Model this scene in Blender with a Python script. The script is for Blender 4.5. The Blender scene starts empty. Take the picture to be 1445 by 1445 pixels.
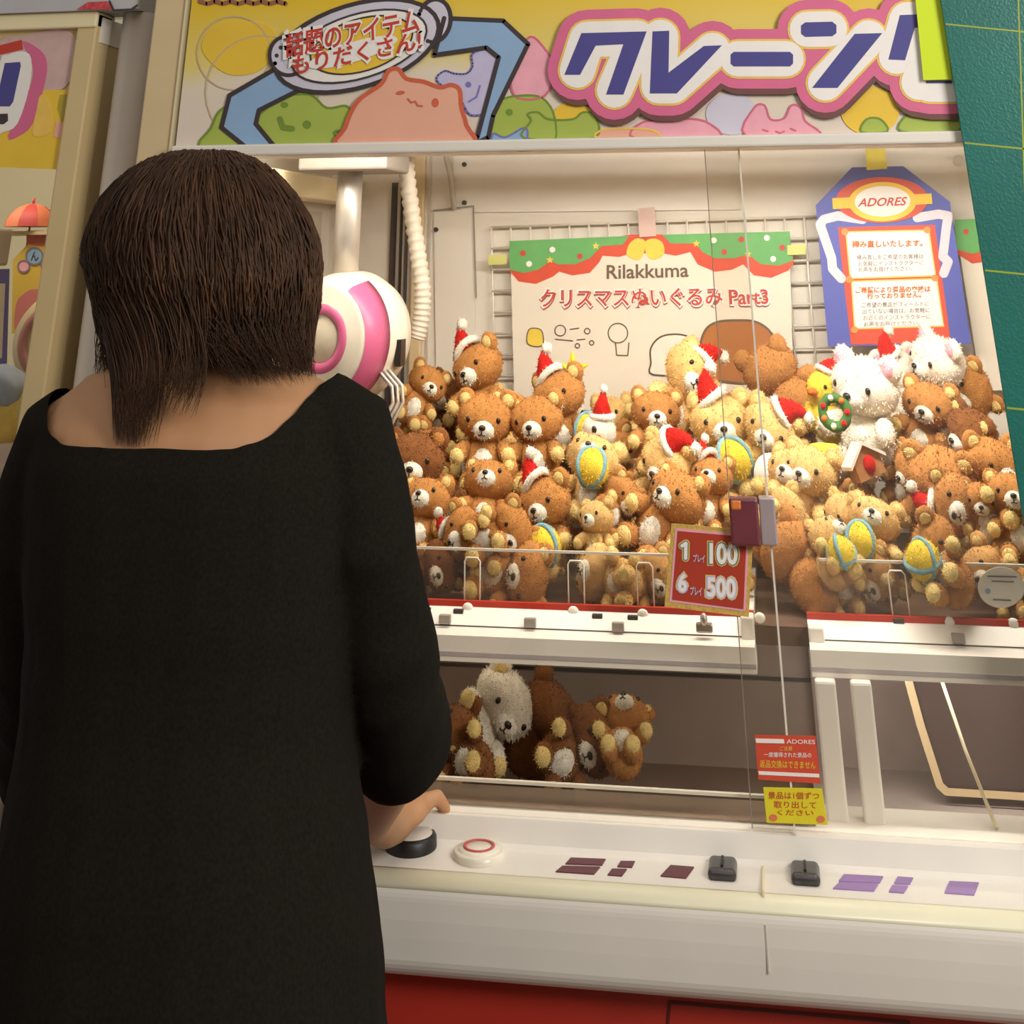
import bpy, bmesh, math, random
from mathutils import Vector, Matrix, Euler, Quaternion, noise
rnd = random.Random(7)
scene = bpy.context.scene
COL = scene.collection
# ------------------------------------------------------------------ camera
IMG = 1445.0
PX, PY = 722.5, -640.0                      # principal point of the (shifted) lens, in photo pixels
VX, VZ = Vector((-11038., 424.)), Vector((705., -3900.))   # vanishing points of the level and upright edges
pp = Vector((PX, PY))
FPX = math.sqrt(-((VX - pp).dot(VZ - pp)))
Xc = -Vector((VX.x - PX, VX.y - PY, FPX)).normalized()
Zc = Vector((VZ.x - PX, VZ.y - PY, FPX)).normalized()
Yc = Zc.cross(Xc).normalized()
CAMPOS = Vector((0.0, -2.1, 1.52))
def ray(x, y):
    d = Vector(((x - PX) / FPX, (y - PY) / FPX, 1.0))
    return Vector((Xc.dot(d), Yc.dot(d), Zc.dot(d)))
def W(x, y, Y):
    """point of the upright plane at depth Y that a measured photo position falls on"""
    d = ray(x, y)
    return CAMPOS + d * ((Y - CAMPOS.y) / d.y)
def MPP(x, y, Y):
    return (W(x + 5, y, Y) - W(x - 5, y, Y)).length / 10.0
cam_data = bpy.data.cameras.new('camera')
cam = bpy.data.objects.new('camera', cam_data); COL.objects.link(cam)
cam_data.sensor_width = 36.0; cam_data.sensor_fit = 'HORIZONTAL'
cam_data.lens = FPX / IMG * 36.0
cam_data.shift_x = (PX - IMG / 2) / IMG * -1
cam_data.shift_y = (PY - IMG / 2) / IMG
cam_data.clip_start = 0.05
right = Vector((Xc.x, Yc.x, Zc.x)); down = Vector((Xc.y, Yc.y, Zc.y)); fwd = Vector((Xc.z, Yc.z, Zc.z))
M = Matrix((right, -down, -fwd)).transposed().to_4x4(); M.translation = CAMPOS
cam.matrix_world = M
scene.camera = cam
# ------------------------------------------------------------------ world, lights, exposure
world = bpy.data.worlds.new('world'); scene.world = world; world.use_nodes = True
bg = world.node_tree.nodes['Background']
bg.inputs[0].default_value = (1.0, 0.96, 0.90, 1); bg.inputs[1].default_value = 0.42
def area(name, loc, target, size, energy, col, size_y=None):
    l = bpy.data.lights.new(name, 'AREA'); l.energy = energy; l.color = col; l.size = size
    if size_y: l.shape = 'RECTANGLE'; l.size_y = size_y
    o = bpy.data.objects.new(name, l); COL.objects.link(o); o.location = loc
    o.rotation_euler = (Vector(target) - Vector(loc)).to_track_quat('-Z', 'Y').to_euler()
    return o
area('ceiling_lamp_right', (1.55, -1.75, 2.25), (0.3, 0.0, 1.1), 0.8, 46, (1.0, 0.97, 0.92))
area('ceiling_lamp_centre', (-0.2, -2.2, 2.85), (-0.4, 0.0, 1.2), 0.9, 6, (1.0, 0.95, 0.87))
area('machine_lamp_right', (0.15, 0.15, 1.74), (0.15, 0.50, 1.15), 0.62, 12.5, (1.0, 0.97, 0.92), 0.10)
area('machine_lamp_left', (-0.50, 0.15, 1.74), (-0.50, 0.50, 1.15), 0.62, 6.0, (1.0, 0.96, 0.89), 0.10)
area('compartment_lamp_left', (-0.40, 0.20, 1.062), (-0.40, 0.30, 0.86), 0.5, 0.05, (1.0, 0.90, 0.80), 0.03)  # both compartment lamps are added to brighten the space under the shelf
area('compartment_lamp_right', (0.25, 0.20, 1.062), (0.25, 0.30, 0.86), 0.5, 1.5, (1.0, 0.95, 0.90), 0.03)
area('neighbour_lamp', (-1.45, 0.20, 1.82), (-1.45, 0.6, 1.2), 0.5, 2.2, (1.0, 0.93, 0.80), 0.1)
scene.view_settings.view_transform = 'Standard'
scene.view_settings.look = 'None'
scene.view_settings.gamma = 1.0
scene.view_settings.use_curve_mapping = False
scene.view_settings.exposure = 0.0
# ------------------------------------------------------------------ materials
def lin(c):
    return tuple((v / 12.92 if v <= 0.04045 else ((v + 0.055) / 1.055) ** 2.4) for v in (k / 255.0 for k in c))
MATS = {}
def mat(name, c, rough=0.6, var=0.06, scale=40.0, bump=0.0, sheen=0.0, metal=0.0, spec=0.5, bscale=None, emit=0.0, trans=0.0):
    if name in MATS: return MATS[name]
    m = bpy.data.materials.new(name); m.use_nodes = True
    nt = m.node_tree; b = nt.nodes['Principled BSDF']
    col = lin(c)
    tc = nt.nodes.new('ShaderNodeTexCoord')
    n = nt.nodes.new('ShaderNodeTexNoise'); n.inputs['Scale'].default_value = scale; n.inputs['Detail'].default_value = 3
    nt.links.new(tc.outputs['Object'], n.inputs['Vector'])
    r = nt.nodes.new('ShaderNodeValToRGB')
    r.color_ramp.elements[0].position = 0.3; r.color_ramp.elements[1].position = 0.7
    r.color_ramp.elements[0].color = (*[v * (1 - var) for v in col], 1)
    r.color_ramp.elements[1].color = (*[min(1, v * (1 + var)) for v in col], 1)
    nt.links.new(n.outputs['Fac'], r.inputs['Fac']); nt.links.new(r.outputs['Color'], b.inputs['Base Color'])
    b.inputs['Roughness'].default_value = rough; b.inputs['Metallic'].default_value = metal
    b.inputs['Specular IOR Level'].default_value = spec
    if sheen:
        b.inputs['Sheen Weight'].default_value = sheen; b.inputs['Sheen Roughness'].default_value = 0.5
        b.inputs['Sheen Tint'].default_value = (*[min(1, v * 1.4 + .1) for v in col], 1)
    if bump:
        n2 = nt.nodes.new('ShaderNodeTexNoise'); n2.inputs['Scale'].default_value = bscale or scale * 4; n2.inputs['Detail'].default_value = 2
        nt.links.new(tc.outputs['Object'], n2.inputs['Vector'])
        bn = nt.nodes.new('ShaderNodeBump'); bn.inputs['Strength'].default_value = bump; bn.inputs['Distance'].default_value = 0.004
        nt.links.new(n2.outputs['Fac'], bn.inputs['Height']); nt.links.new(bn.outputs['Normal'], b.inputs['Normal'])
    if emit:
        b.inputs['Emission Color'].default_value = (*col, 1); b.inputs['Emission Strength'].default_value = emit
    if trans:
        b.inputs['Subsurface Weight'].default_value = trans; b.inputs['Subsurface Radius'].default_value = (.02, .008, .004)
        b.inputs['Subsurface Scale'].default_value = .3
    MATS[name] = m
    return m
def glassmat(name, tint=(1, 1, 1), refl=1.25, haze=0.0):
    m = bpy.data.materials.new(name); m.use_nodes = True; nt = m.node_tree
    for n in list(nt.nodes): nt.nodes.remove(n)
    out = nt.nodes.new('ShaderNodeOutputMaterial'); tr = nt.nodes.new('ShaderNodeBsdfTransparent'); gl = nt.nodes.new('ShaderNodeBsdfGlossy')
    tr.inputs[0].default_value = (*tint, 1); gl.inputs['Roughness'].default_value = 0.02
    fr = nt.nodes.new('ShaderNodeFresnel'); ge = nt.nodes.new('ShaderNodeNewGeometry'); mr = nt.nodes.new('ShaderNodeMapRange')
    mr.inputs['To Min'].default_value = refl; mr.inputs['To Max'].default_value = 1 / refl     # same reflectance on both faces of a thin pane
    nt.links.new(ge.outputs['Backfacing'], mr.inputs['Value']); nt.links.new(mr.outputs[0], fr.inputs[0])
    mx = nt.nodes.new('ShaderNodeMixShader')
    nt.links.new(fr.outputs[0], mx.inputs[0]); nt.links.new(tr.outputs[0], mx.inputs[1]); nt.links.new(gl.outputs[0], mx.inputs[2])
    last = mx
    if haze:
        df = nt.nodes.new('ShaderNodeBsdfDiffuse'); df.inputs[0].default_value = (.8, .76, .68, 1)
        ns = nt.nodes.new('ShaderNodeTexNoise'); ns.inputs['Scale'].default_value = 3.0
        mul = nt.nodes.new('ShaderNodeMath'); mul.operation = 'MULTIPLY'; mul.inputs[1].default_value = haze * 2
        nt.links.new(ns.outputs['Fac'], mul.inputs[0])
        m2 = nt.nodes.new('ShaderNodeMixShader'); nt.links.new(mul.outputs[0], m2.inputs[0])
        nt.links.new(mx.outputs[0], m2.inputs[1]); nt.links.new(df.outputs[0], m2.inputs[2]); last = m2
    nt.links.new(last.outputs[0], out.inputs[0])
    MATS[name] = m
    return m
cream = mat('cream_paint', (214, 190, 148), .45, .03, 12)
creamhi = mat('cream_edge', (238, 222, 180), .4, .02, 12)
white = mat('white_paint', (228, 221, 210), .45, .03, 9)
wall_w = mat('white_panel', (224, 216, 202), .55, .035, 7)
greyw = mat('grey_white', (196, 186, 172), .5, .05, 10)
grey = mat('grey_panel', (150, 140, 130), .6, .08, 10)
dgrey = mat('dark_grey', (66, 58, 54), .6, .1, 14)
lowwall = mat('lower_wall', (168, 150, 138), .6, .10, 9)
lowfloor = mat('lower_floor', (140, 116, 100), .5, .12, 9)
black = mat('black_plastic', (24, 21, 19), .45, .05, 30)
redcab = mat('red_cabinet', (172, 48, 34), .4, .10, 8)
redrail = mat('red_strip', (190, 56, 40), .4, .05, 20)
chrome = mat('chrome', (188, 180, 170), .3, .03, 20, metal=.45)
steel = mat('brushed_steel', (165, 155, 142), .35, .06, 30, metal=.7)
duct = mat('duct_white', (208, 196, 184), .4, .03, 10)
pinkp = mat('pink_plastic', (196, 92, 132), .35, .04, 20)
acry = glassmat('acrylic', (.93, .90, .86), 1.22, .03)
glassL = glassmat('window_glass', (.97, .96, .94), 1.45)
glasslow = glassmat('window_glass_sliding', (.96, .95, .93), 1.45, .02)
gedge = mat('glass_edge', (224, 216, 200), .2, .02, 20)
# ------------------------------------------------------------------ builders
ORG = {}
def link(o, parent=None, world_org=None):
    COL.objects.link(o)
    if parent is not None:
        o.parent = parent
        o.location = world_org - ORG[parent.name]
    else:
        o.location = world_org
    ORG[o.name] = world_org.copy()
    return o
def ob(name, verts, faces, m, parent=None, smooth=False, org=None):
    verts = [Vector(v) for v in verts]
    if org is None:
        lo = Vector([min(v[i] for v in verts) for i in range(3)]); hi = Vector([max(v[i] for v in verts) for i in range(3)])
        org = (lo + hi) / 2
        if parent is None: org.z = lo.z
    me = bpy.data.meshes.new(name); me.from_pydata([v - org for v in verts], [], faces); me.update()
    me.materials.append(m)
    if smooth: me.polygons.foreach_set('use_smooth', [True] * len(me.polygons))
    o = bpy.data.objects.new(name, me)
    return link(o, parent, org)
def tag(o, label, cat=None, group=None, kind=None):
    o['label'] = label
    if cat: o['category'] = cat
    if group: o['group'] = group
    if kind: o['kind'] = kind
    return o
def thing(name, org, label, cat, group=None):
    e = bpy.data.objects.new(name, None); e.empty_display_size = .05
    link(e, None, Vector(org)); tag(e, label, cat, group)
    return e
def box(name, x, y, z, m, parent=None, bev=0.0, seg=2):
    bm = bmesh.new(); bmesh.ops.create_cube(bm, size=1.0)
    for v in bm.verts:
        v.co = Vector((x[0] + (v.co.x + .5) * (x[1] - x[0]), y[0] + (v.co.y + .5) * (y[1] - y[0]), z[0] + (v.co.z + .5) * (z[1] - z[0])))
    if bev: bmesh.ops.bevel(bm, geom=bm.edges[:], offset=bev, segments=seg, profile=.5, affect='EDGES')
    bm.verts.index_update()
    r = ob(name, [v.co.copy() for v in bm.verts], [[v.index for v in f.verts] for f in bm.faces], m, parent)
    bm.free(); return r
def tubemesh(pts, rad, n=10, cap=True, up=None):
    pts = [Vector(p) for p in pts]
    if not isinstance(rad, (list, tuple)): rad = [rad] * len(pts)
    vs, fs = [], []
    prev = None
    for i, p in enumerate(pts):
        d = (pts[min(i + 1, len(pts) - 1)] - pts[max(i - 1, 0)]).normalized()
        a = prev if prev is not None else (Vector((0, 0, 1)) if abs(d.z) < .9 else Vector((1, 0, 0)))
        s = (a - d * a.dot(d)).normalized(); t = d.cross(s); prev = s
        for k in range(n):
            an = 2 * math.pi * k / n
            vs.append(p + (s * math.cos(an) + t * math.sin(an)) * rad[i])
    for i in range(len(pts) - 1):
        for k in range(n):
            fs.append((i * n + k, i * n + (k + 1) % n, (i + 1) * n + (k + 1) % n, (i + 1) * n + k))
    if cap:
        fs.append(tuple(range(n))[::-1]); fs.append(tuple(range((len(pts) - 1) * n, len(pts) * n)))
    return vs, fs
def tube(name, pts, rad, m, parent=None, n=10):
    v, f = tubemesh(pts, rad, n); return ob(name, v, f, m, parent, True)
def ellmesh(c, r, nu=16, nv=10, rot=None):
    vs = []; fs = []
    for j in range(nv + 1):
        t = math.pi * j / nv
        for i in range(nu):
            a = 2 * math.pi * i / nu
            q = Vector((r[0] * math.sin(t) * math.cos(a), r[1] * math.sin(t) * math.sin(a), r[2] * math.cos(t)))
            if rot: q = rot @ q
            vs.append(Vector(c) + q)
    for j in range(nv):
        for i in range(nu):
            fs.append((j * nu + i, (j + 1) * nu + i, (j + 1) * nu + (i + 1) % nu, j * nu + (i + 1) % nu))
    return vs, fs
def join(parts):
    V, F = [], []
    for v, f in parts:
        o = len(V); V += v; F += [tuple(i + o for i in q) for q in f]
    return V, F
def lathe_y(name, c, prof, m, parent=None, n=40, rot=None, a0=0, a1=2 * math.pi):
    """prof: (radius, y) about an axis along y"""
    vs, fs = [], []; full = abs(a1 - a0 - 2 * math.pi) < 1e-6
    cols = n if full else n + 1
    for i in range(cols):
        a = a0 + (a1 - a0) * i / n
        for r, y in prof:
            q = Vector((r * math.cos(a), y, r * math.sin(a)))
            if rot: q = rot @ q
            vs.append(Vector(c) + q)
    k = len(prof)
    for i in range(n):
        j = (i + 1) % cols
        for q in range(k - 1):
            fs.append((i * k + q, i * k + q + 1, j * k + q + 1, j * k + q))
    return ob(name, vs, fs, m, parent, True)
def lathe_z(c, prof, n=24):
    vs, fs = [], []
    for i in range(n):
        a = 2 * math.pi * i / n
        for r, z in prof: vs.append(Vector(c) + Vector((r * math.cos(a), r * math.sin(a), z)))
    k = len(prof)
    for i in range(n):
        j = (i + 1) % n
        for q in range(k - 1): fs.append((i * k + q, j * k + q, j * k + q + 1, i * k + q + 1))
    return vs, fs
def prism_x(name, prof, x0, x1, m, parent=None, smooth=False):
    """prof (Y,z) closed outline extruded along x"""
    n = len(prof)
    vs = [Vector((x0, a, b)) for a, b in prof] + [Vector((x1, a, b)) for a, b in prof]
    fs = [tuple(range(n)), tuple(range(n, 2 * n))[::-1]] + [(i, i + n, (i + 1) % n + n, (i + 1) % n) for i in range(n)]
    return ob(name, vs, fs, m, parent, smooth)
def smoothpoly(pts, k=5):
    out = []; n = len(pts)
    for i in range(n):
        p0, p1, p2, p3 = (Vector(pts[(i + j - 1) % n]) for j in range(4))
        for s in range(k):
            t = s / k
            out.append(.5 * ((2 * p1) + (p2 - p0) * t + (2 * p0 - 5 * p1 + 4 * p2 - p3) * t * t + (3 * p1 - p0 - 3 * p2 + p3) * t ** 3))
    return out
def plate(name, pts, Y, lay, m, parent, th=.0008, smooth=0):
    """thin printed or cut shape: outline in photo positions on the plane Y, layer lay"""
    if smooth: pts = smoothpoly([Vector(p) for p in pts], smooth)
    w = [W(p[0], p[1], Y) for p in pts]; n = len(w)
    y0 = Y - lay * .0005; y1 = y0 + th
    vs = [Vector((v.x, y0, v.z)) for v in w] + [Vector((v.x, y1, v.z)) for v in w]
    fs = [tuple(range(n)), tuple(range(n, 2 * n))[::-1]] + [(i, i + n, (i + 1) % n + n, (i + 1) % n) for i in range(n)]
    return ob(name, vs, fs, m, parent)
def ell(cx, cy, rx, ry, tilt=0, n=36):
    t = math.radians(tilt); return [(cx + rx * math.cos(a) * math.cos(t) - ry * math.sin(a) * math.sin(t), cy + rx * math.cos(a) * math.sin(t) + ry * math.sin(a) * math.cos(t)) for a in (2 * math.pi * i / n for i in range(n))]
def strokes(name, lines, hw, Y, lay, m, parent):
    """round-ended strokes (printed lettering) on the plane Y"""
    V, F = [], []
    def add(poly):
        y0 = Y - lay * .0005 - (len(F) % 11) * 2.5e-5; o = len(V)
        for p in poly:
            w = W(p[0], p[1], Y); V.append(Vector((w.x, y0, w.z)))
        F.append(tuple(range(o, o + len(poly))))
    for L in lines:
        for p in L: add(ell(p[0], p[1], hw, hw, 0, 20))
        for a, b in zip(L, L[1:]):
            a, b = Vector(a), Vector(b); d = (b - a).normalized(); q = Vector((-d.y, d.x)) * hw
            add([a + q, b + q, b - q, a - q])
    return ob(name, V, F, m, parent)
def text(name, body, x0, y0, x1, y1, Y, lay, m, parent, slope=0.0, bold=0.0, shear=0.0):
    """lettering fitted to a box on the plane Y; slope = extra photo rows at the right end"""
    cu = bpy.data.curves.new('lettering', 'FONT'); cu.body = body; cu.size = 1.0; cu.offset = bold; cu.fill_mode = 'FRONT'; cu.resolution_u = 3; cu.shear = shear
    to = bpy.data.objects.new('lettering', cu); COL.objects.link(to)
    dg = bpy.context.evaluated_depsgraph_get(); me = bpy.data.meshes.new_from_object(to.evaluated_get(dg))
    co = [v.co.copy() for v in me.vertices]; fs = [tuple(p.vertices) for p in me.polygons]
    bpy.data.objects.remove(to); bpy.data.curves.remove(cu); bpy.data.meshes.remove(me)
    if not co: return None
    ax, bx = min(c.x for c in co), max(c.x for c in co); ay, by = min(c.y for c in co), max(c.y for c in co)
    bl, br, tl = W(x0, y1, Y), W(x1, y1 + slope, Y), W(x0, y0, Y)
    root = list(range(len(co)))
    def find(i):
        while root[i] != i: root[i] = root[root[i]]; i = root[i]
        return i
    for f in fs:
        for i in f[1:]: root[find(i)] = find(f[0])
    isl = {}
    vs = []
    for i, c in enumerate(co):
        k = isl.setdefault(find(i), len(isl))
        q = bl + (br - bl) * ((c.x - ax) / (bx - ax)) + (tl - bl) * ((c.y - ay) / max(1e-6, by - ay))
        vs.append(Vector((q.x, Y - lay * .0005 - (k % 7) * 2.5e-5, q.z)))
    return ob(name, vs, fs, m, parent)
def P2(x0, y0, s):
    return lambda *pts: [(x0 + a / s, y0 + b / s) for a, b in pts]
# ================================================================== setting
fl = box('floor', (-3.2, 2.6), (-3.2, 1.6), (-.05, 0), mat('floor_tile', (120, 108, 98), .35, .12, 3)); fl['kind'] = 'structure'
wb = box('wall_back', (-3.2, 2.6), (1.5, 1.6), (0, 3.0), mat('wall_plaster', (190, 178, 156), .7, .05, 4)); wb['kind'] = 'structure'
wf = box('wall_front', (-3.2, 2.6), (-3.3, -3.2), (0, 3.0), mat('wall_plaster', (190, 178, 156), .7, .05, 4)); wf['kind'] = 'structure'
# ================================================================== main machine
XL, XR = -.905, .62
mach = thing('crane_game_machine', (-.15, .4, 0), 'white crane game cabinet with red base and two bays full of teddy plush', 'game machine')
HS, GY = -.02, 0.0
# base and counter
box('base_cabinet', (-.965, XR), (-.055, .86), (.06, .83), redcab, mach, .004)
box('kick_plinth', (-.95, XR - .02), (-.02, .84), (0, .06), black, mach)
def hinge_line(pts, w=1.4):
    return pts
dp = mat('red_door_groove', (86, 26, 16), .5, .05, 20)
do = strokes('service_door_outline', [[(942, 1450), (945, 1414), (1282, 1443), (1283, 1452)]], 2.2, -.0555, 1, dp, mach)
prof = [(.10, .805), (-.070, .7985)]
prof += [(-.070 - .022 * math.sin(t), .8205 - .022 * math.cos(t)) for t in [i * math.pi / 2 / 8 for i in range(1, 9)]]
prof += [(-.0935, .835), (-.0945, .850)]
prof += [(-.0735 - .021 * math.cos(t) , .8655 + .0215 * math.sin(t)) for t in [i * math.pi / 2 / 10 for i in range(0, 10)]]
prof += [(-.070, .8873), (-.016, .8900), (-.011, .8910), (-.007, .8945), (.000, .915), (.02, .917), (.10, .917)]
ctr = prism_x('counter', prof, -.965, XR, white, mach, False)
for x in (-.0745,):
    box('counter_seam', (x - .0008, x + .0008), (-.0952, -.090), (.830, .868), greyw, ctr)
    box('counter_top_seam', (x - .0012, x + .0012), (-.082, -.012), (.886, .8917), creamhi, ctr)
yl = mat('yellowed_edge', (228, 222, 192), .35, .03, 10)
est = [i * math.pi / 2 / 10 for i in range(3, 11)]
prism_x('counter_edge_strip', [(-.0735 - .0214 * math.cos(t), .8655 + .0221 * math.sin(t)) for t in est] + [(-.0735 - .0196 * math.cos(t), .8655 + .0198 * math.sin(t)) for t in est[::-1]], -.965, XR, yl, ctr, True)
def on_ctr(x, y):
    d = ray(x, y); z = .8895; t = (z - CAMPOS.z) / d.z; q = CAMPOS + d * t; q.z = .8905 - (.0035 * max(0, (-.012 - q.y)) / .069); return q
def ctr_decal(name, pts, m):
    v = [on_ctr(*p) + Vector((0, 0, .0009)) for p in pts]
    v2 = [q - Vector((0, 0, .0014)) for q in v]; n = len(v)
    return ob(name, v + v2, [tuple(range(n))[::-1], tuple(range(n, 2 * n))] + [(i, (i + 1) % n, (i + 1) % n + n, i + n) for i in range(n)], m, ctr)
mar = mat('maroon_print', (96, 44, 54), .5, .05, 20); vio = mat('violet_print', (150, 118, 172), .5, .05, 20)
q6 = P2(700, 1180, 1.94)
for c, pts in ((mar, [(205, 62), (300, 66), (290, 80), (190, 76)]), (mar, [(182, 81), (285, 84), (268, 101), (163, 94)]), (mar, [(342, 71), (380, 72), (372, 86), (332, 84)]), (mar, [(318, 89), (358, 90), (344, 106), (305, 103)]), (mar, [(478, 82), (542, 87), (520, 113), (450, 107)]),
               (vio, [(953, 108), (1060, 114), (1050, 129), (938, 124)]), (vio, [(940, 127), (1046, 132), (1034, 148), (922, 141)]), (vio, [(1100, 115), (1142, 118), (1132, 133), (1090, 131)]), (vio, [(1085, 135), (1128, 137), (1116, 153), (1075, 150)]), (vio, [(1242, 127), (1322, 131), (1308, 160), (1228, 154)])):
    ctr_decal('panel_print', q6(*pts), c)
def coin_slot(cx, cy):
    a = on_ctr(cx, cy)
    V, F = [], []
    b = box('coin_slot', (a.x - .0165, a.x + .0165), (a.y - .022, a.y + .022), (a.z - .003, a.z + .009), mat('slot_black', (62, 58, 58), .3, .3, 60), mach, .0058, 4)
    box('slot_gap', (a.x - .0015, a.x + .0015), (a.y - .014, a.y + .014), (a.z + .0096, a.z + .0106), black, b)
coin_slot(1020, 1231); coin_slot(1137, 1238)
def button(px, py, r, h, rim, cap, ring):
    a = on_ctr(px, py)
    v, f = lathe_z(a, [(0, -.004), (r, -.004), (r * 1.02, .0), (r * 1.0, h * .75), (r * .93, h), (0, h)], 32); b = ob('push_button', v, f, rim, mach, True)
    v, f = lathe_z(a, [(0, h + .002), (r * .78, h + .002), (r * .84, h - .0005)], 32); ob('button_cap', v, f, cap, b, True)
    if ring:
        v, f = lathe_z(a, [(r * .5, h + .0023), (r * .5, h + .0031), (r * .62, h + .0031), (r * .62, h + .0023)], 32); ob('button_ring', v, f, ring, b, True)
    return a
BTN = button(580, 1195, .031, .012, black, mat('button_white', (205, 196, 184), .4), None)
button(676, 1207, .031, .006, mat('button_ivory', (228, 220, 202), .3), mat('button_ivory2', (232, 222, 206), .3), mat('button_red', (196, 78, 74), .4))
# posts, header, ceiling, back, sides
box('corner_post', (-.972, -.918), (-.012, .05), (.917, 2.05), cream, mach, .003)
box('corner_post_bead', (-.918, -.909), (-.016, .02), (.917, 2.05), creamhi, mach, .002)
box('post_gasket', (-.909, XL), (-.008, .03), (.917, 2.05), dgrey, mach)
box('side_wall', (-.972, -.905), (.05, .84), (.90, 2.0), wall_w, mach)
box('side_wall', (XR - .03, XR), (.0, .84), (.90, 2.0), wall_w, mach)
back = box('back_wall', (-.972, XR), (.81, .84), (1.0, 2.0), wall_w, mach)
box('roof', (-.905, XR - .03), (.12, .81), (1.76, 1.80), wall_w, mach)
box('header_box', (XL, XR), (-.018, .12), (1.668, 2.06), greyw, mach)
box('header_trim', (XL, XR), (-.036, .05), (1.656, 1.672), white, mach, .003)
for x0, x1 in ((-.81, -.19), (-.16, .46)):
    t = tube('lamp_tube', [(x0, .16, 1.751), (x1, .16, 1.751)], .008, mat('lamp_tube', (255, 244, 220), .4, emit=2.0), mach, 10)
# back wall detail
box('back_seam', (-.692, -.688), (.806, .812), (1.1, 1.76), greyw, back)
box('back_seam', (-.725, -.70), (.796, .812), (1.1, 1.76), cream, back, .004)
box('dark_gap', (-.772, -.735), (.803, .812), (1.1, 1.655), dgrey, back)
box('gap_rail', (-.757, -.751), (.797, .806), (1.1, 1.655), steel, back)
box('gap_rail', (-.744, -.740), (.797, .806), (1.1, 1.655), steel, back)
plate('access_panel', [(612, 300), (668, 294), (672, 560), (616, 565)], .806, 1, wall_w, back, .003)
plate('upper_panel', [(640, 218), (1040, 210), (1042, 296), (640, 300)], .806, 2, white, back, .003)
strokes('panel_joint', [[(668, 292), (672, 420)], [(612, 297), (668, 291)]], 1.2, .802, 1, grey, back)
for px, py in ((615, 324), (655, 232), (655, 286)):
    plate('screw', ell(px, py, 3.5, 3.5, 0, 10), .800, 1, dgrey, back, .002)
tube('wall_cable', [W(628, 214, .79), W(636, 250, .79), W(641, 295, .79)], .0055, greyw, mach, 8)
plate('vent_knob', ell(1352, 226, 7, 8), .80, 1, greyw, back, .004)
# gantry rails and side wall panel
box('gantry_rail', (-.90, -.835), (.02, .80), (1.615, 1.655), creamhi, mach, .004)
box('gantry_rail', (XR - .09, XR - .03), (.02, .80), (1.615, 1.655), creamhi, mach, .004)
box('gantry_crossbar', (-.86, XR - .06), (.39, .43), (1.69, 1.72), steel, mach, .003)
box('side_panel', (-.905, -.900), (.30, .74), (1.0, 1.60), greyw, mach)
for z0, z1, c in ((1.475, 1.51, (214, 130, 122)), (1.43, 1.466, (170, 180, 140)), (1.37, 1.42, (226, 150, 120))):
    box('side_sticker', (-.9, -.898), (.56, .73), (z0, z1), mat('sticker_%d' % c[2], c, .5), mach)
# shelf, rails
SH = 1.087
box('prize_shelf', (-.90, XR - .03), (.115, .81), (SH - .02, SH), mat('shelf_dark', (92, 66, 48), .7, .1, 9), mach)
def bay(x0, x1):
    r = prism_x('shelf_rail', [(.062, 1.048), (.090, 1.044), (.135, 1.046), (.135, 1.094), (.118, 1.096), (.094, 1.0795), (.092, 1.077), (.064, 1.0745)], x0, x1, white, mach)
    prism_x('rail_groove', [(.0612, 1.0535), (.0612, 1.0580), (.066, 1.0580), (.066, 1.0535)], x0, x1, mat('rail_groove', (176, 168, 166), .5), r)
    prism_x('rail_slot', [(.0925, 1.0772), (.0935, 1.0795), (.098, 1.0795), (.098, 1.0772)], x0, x1, dgrey, r)
    prism_x('red_strip', [(.1165, 1.0952), (.1165, 1.1015), (.124, 1.1015), (.124, 1.0952)], x0, x1, redrail, r)
    return r
rl = bay(-.90, -.068); rr = bay(.002, XR - .03)
def slant(px, py):                     # point on the sloped white face of the rail
    for k in range(60):
        Y = .094 + .024 * k / 59; w = W(px, py, Y)
        if w.z <= 1.0795 + (Y - .094) / .024 * .0165: return w
    return w
for px, py, par in ((660, 858, rl), (809, 863, rl), (907, 867, rl), (1072, 872, rl), (1430, 880, rr), (1340, 878, rr)):
    w = slant(px, py); v, f = ellmesh(w, (.0075, .003, .006), 14, 8); ob('rail_stud', v, f, mat('stud_white', (240, 234, 222), .3), par, True)
for px, py, par in ((601, 861, rl), (647, 863, rl), (843, 870, rl), (893, 872, rl), (1268, 876, rr)):
    w = slant(px, py); box('rail_clip', (w.x - .007, w.x + .007), (w.y - .003, w.y + .003), (w.z - .003, w.z + .003), dgrey, par, .001)
for px, py, par in ((628, 871, rl), (748, 876, rl), (872, 882, rl), (1352, 898, rr)):
    w = W(px, py, .093); box('rail_clip', (w.x - .008, w.x + .008), (w.y - .004, w.y + .004), (w.z - .007, w.z + .003), grey, par, .001)
w = W(994, 884, .088); lk = box('rail_latch', (w.x - .011, w.x + .011), (w.y - .006, w.y + .004), (w.z - .006, w.z + .004), steel, rl, .002)
v, f = ellmesh(w + Vector((0, -.004, .008)), (.005, .005, .007), 12, 8); ob('latch_knob', v, f, chrome, rl, True)
# side rails of the two trays around the gap between bays
box('tray_side_rail', (-.085, -.068), (.09, .80), (1.055, 1.10), white, mach, .002)
box('tray_side_rail', (.002, .022), (.09, .80), (1.055, 1.092), white, mach, .002)
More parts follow.
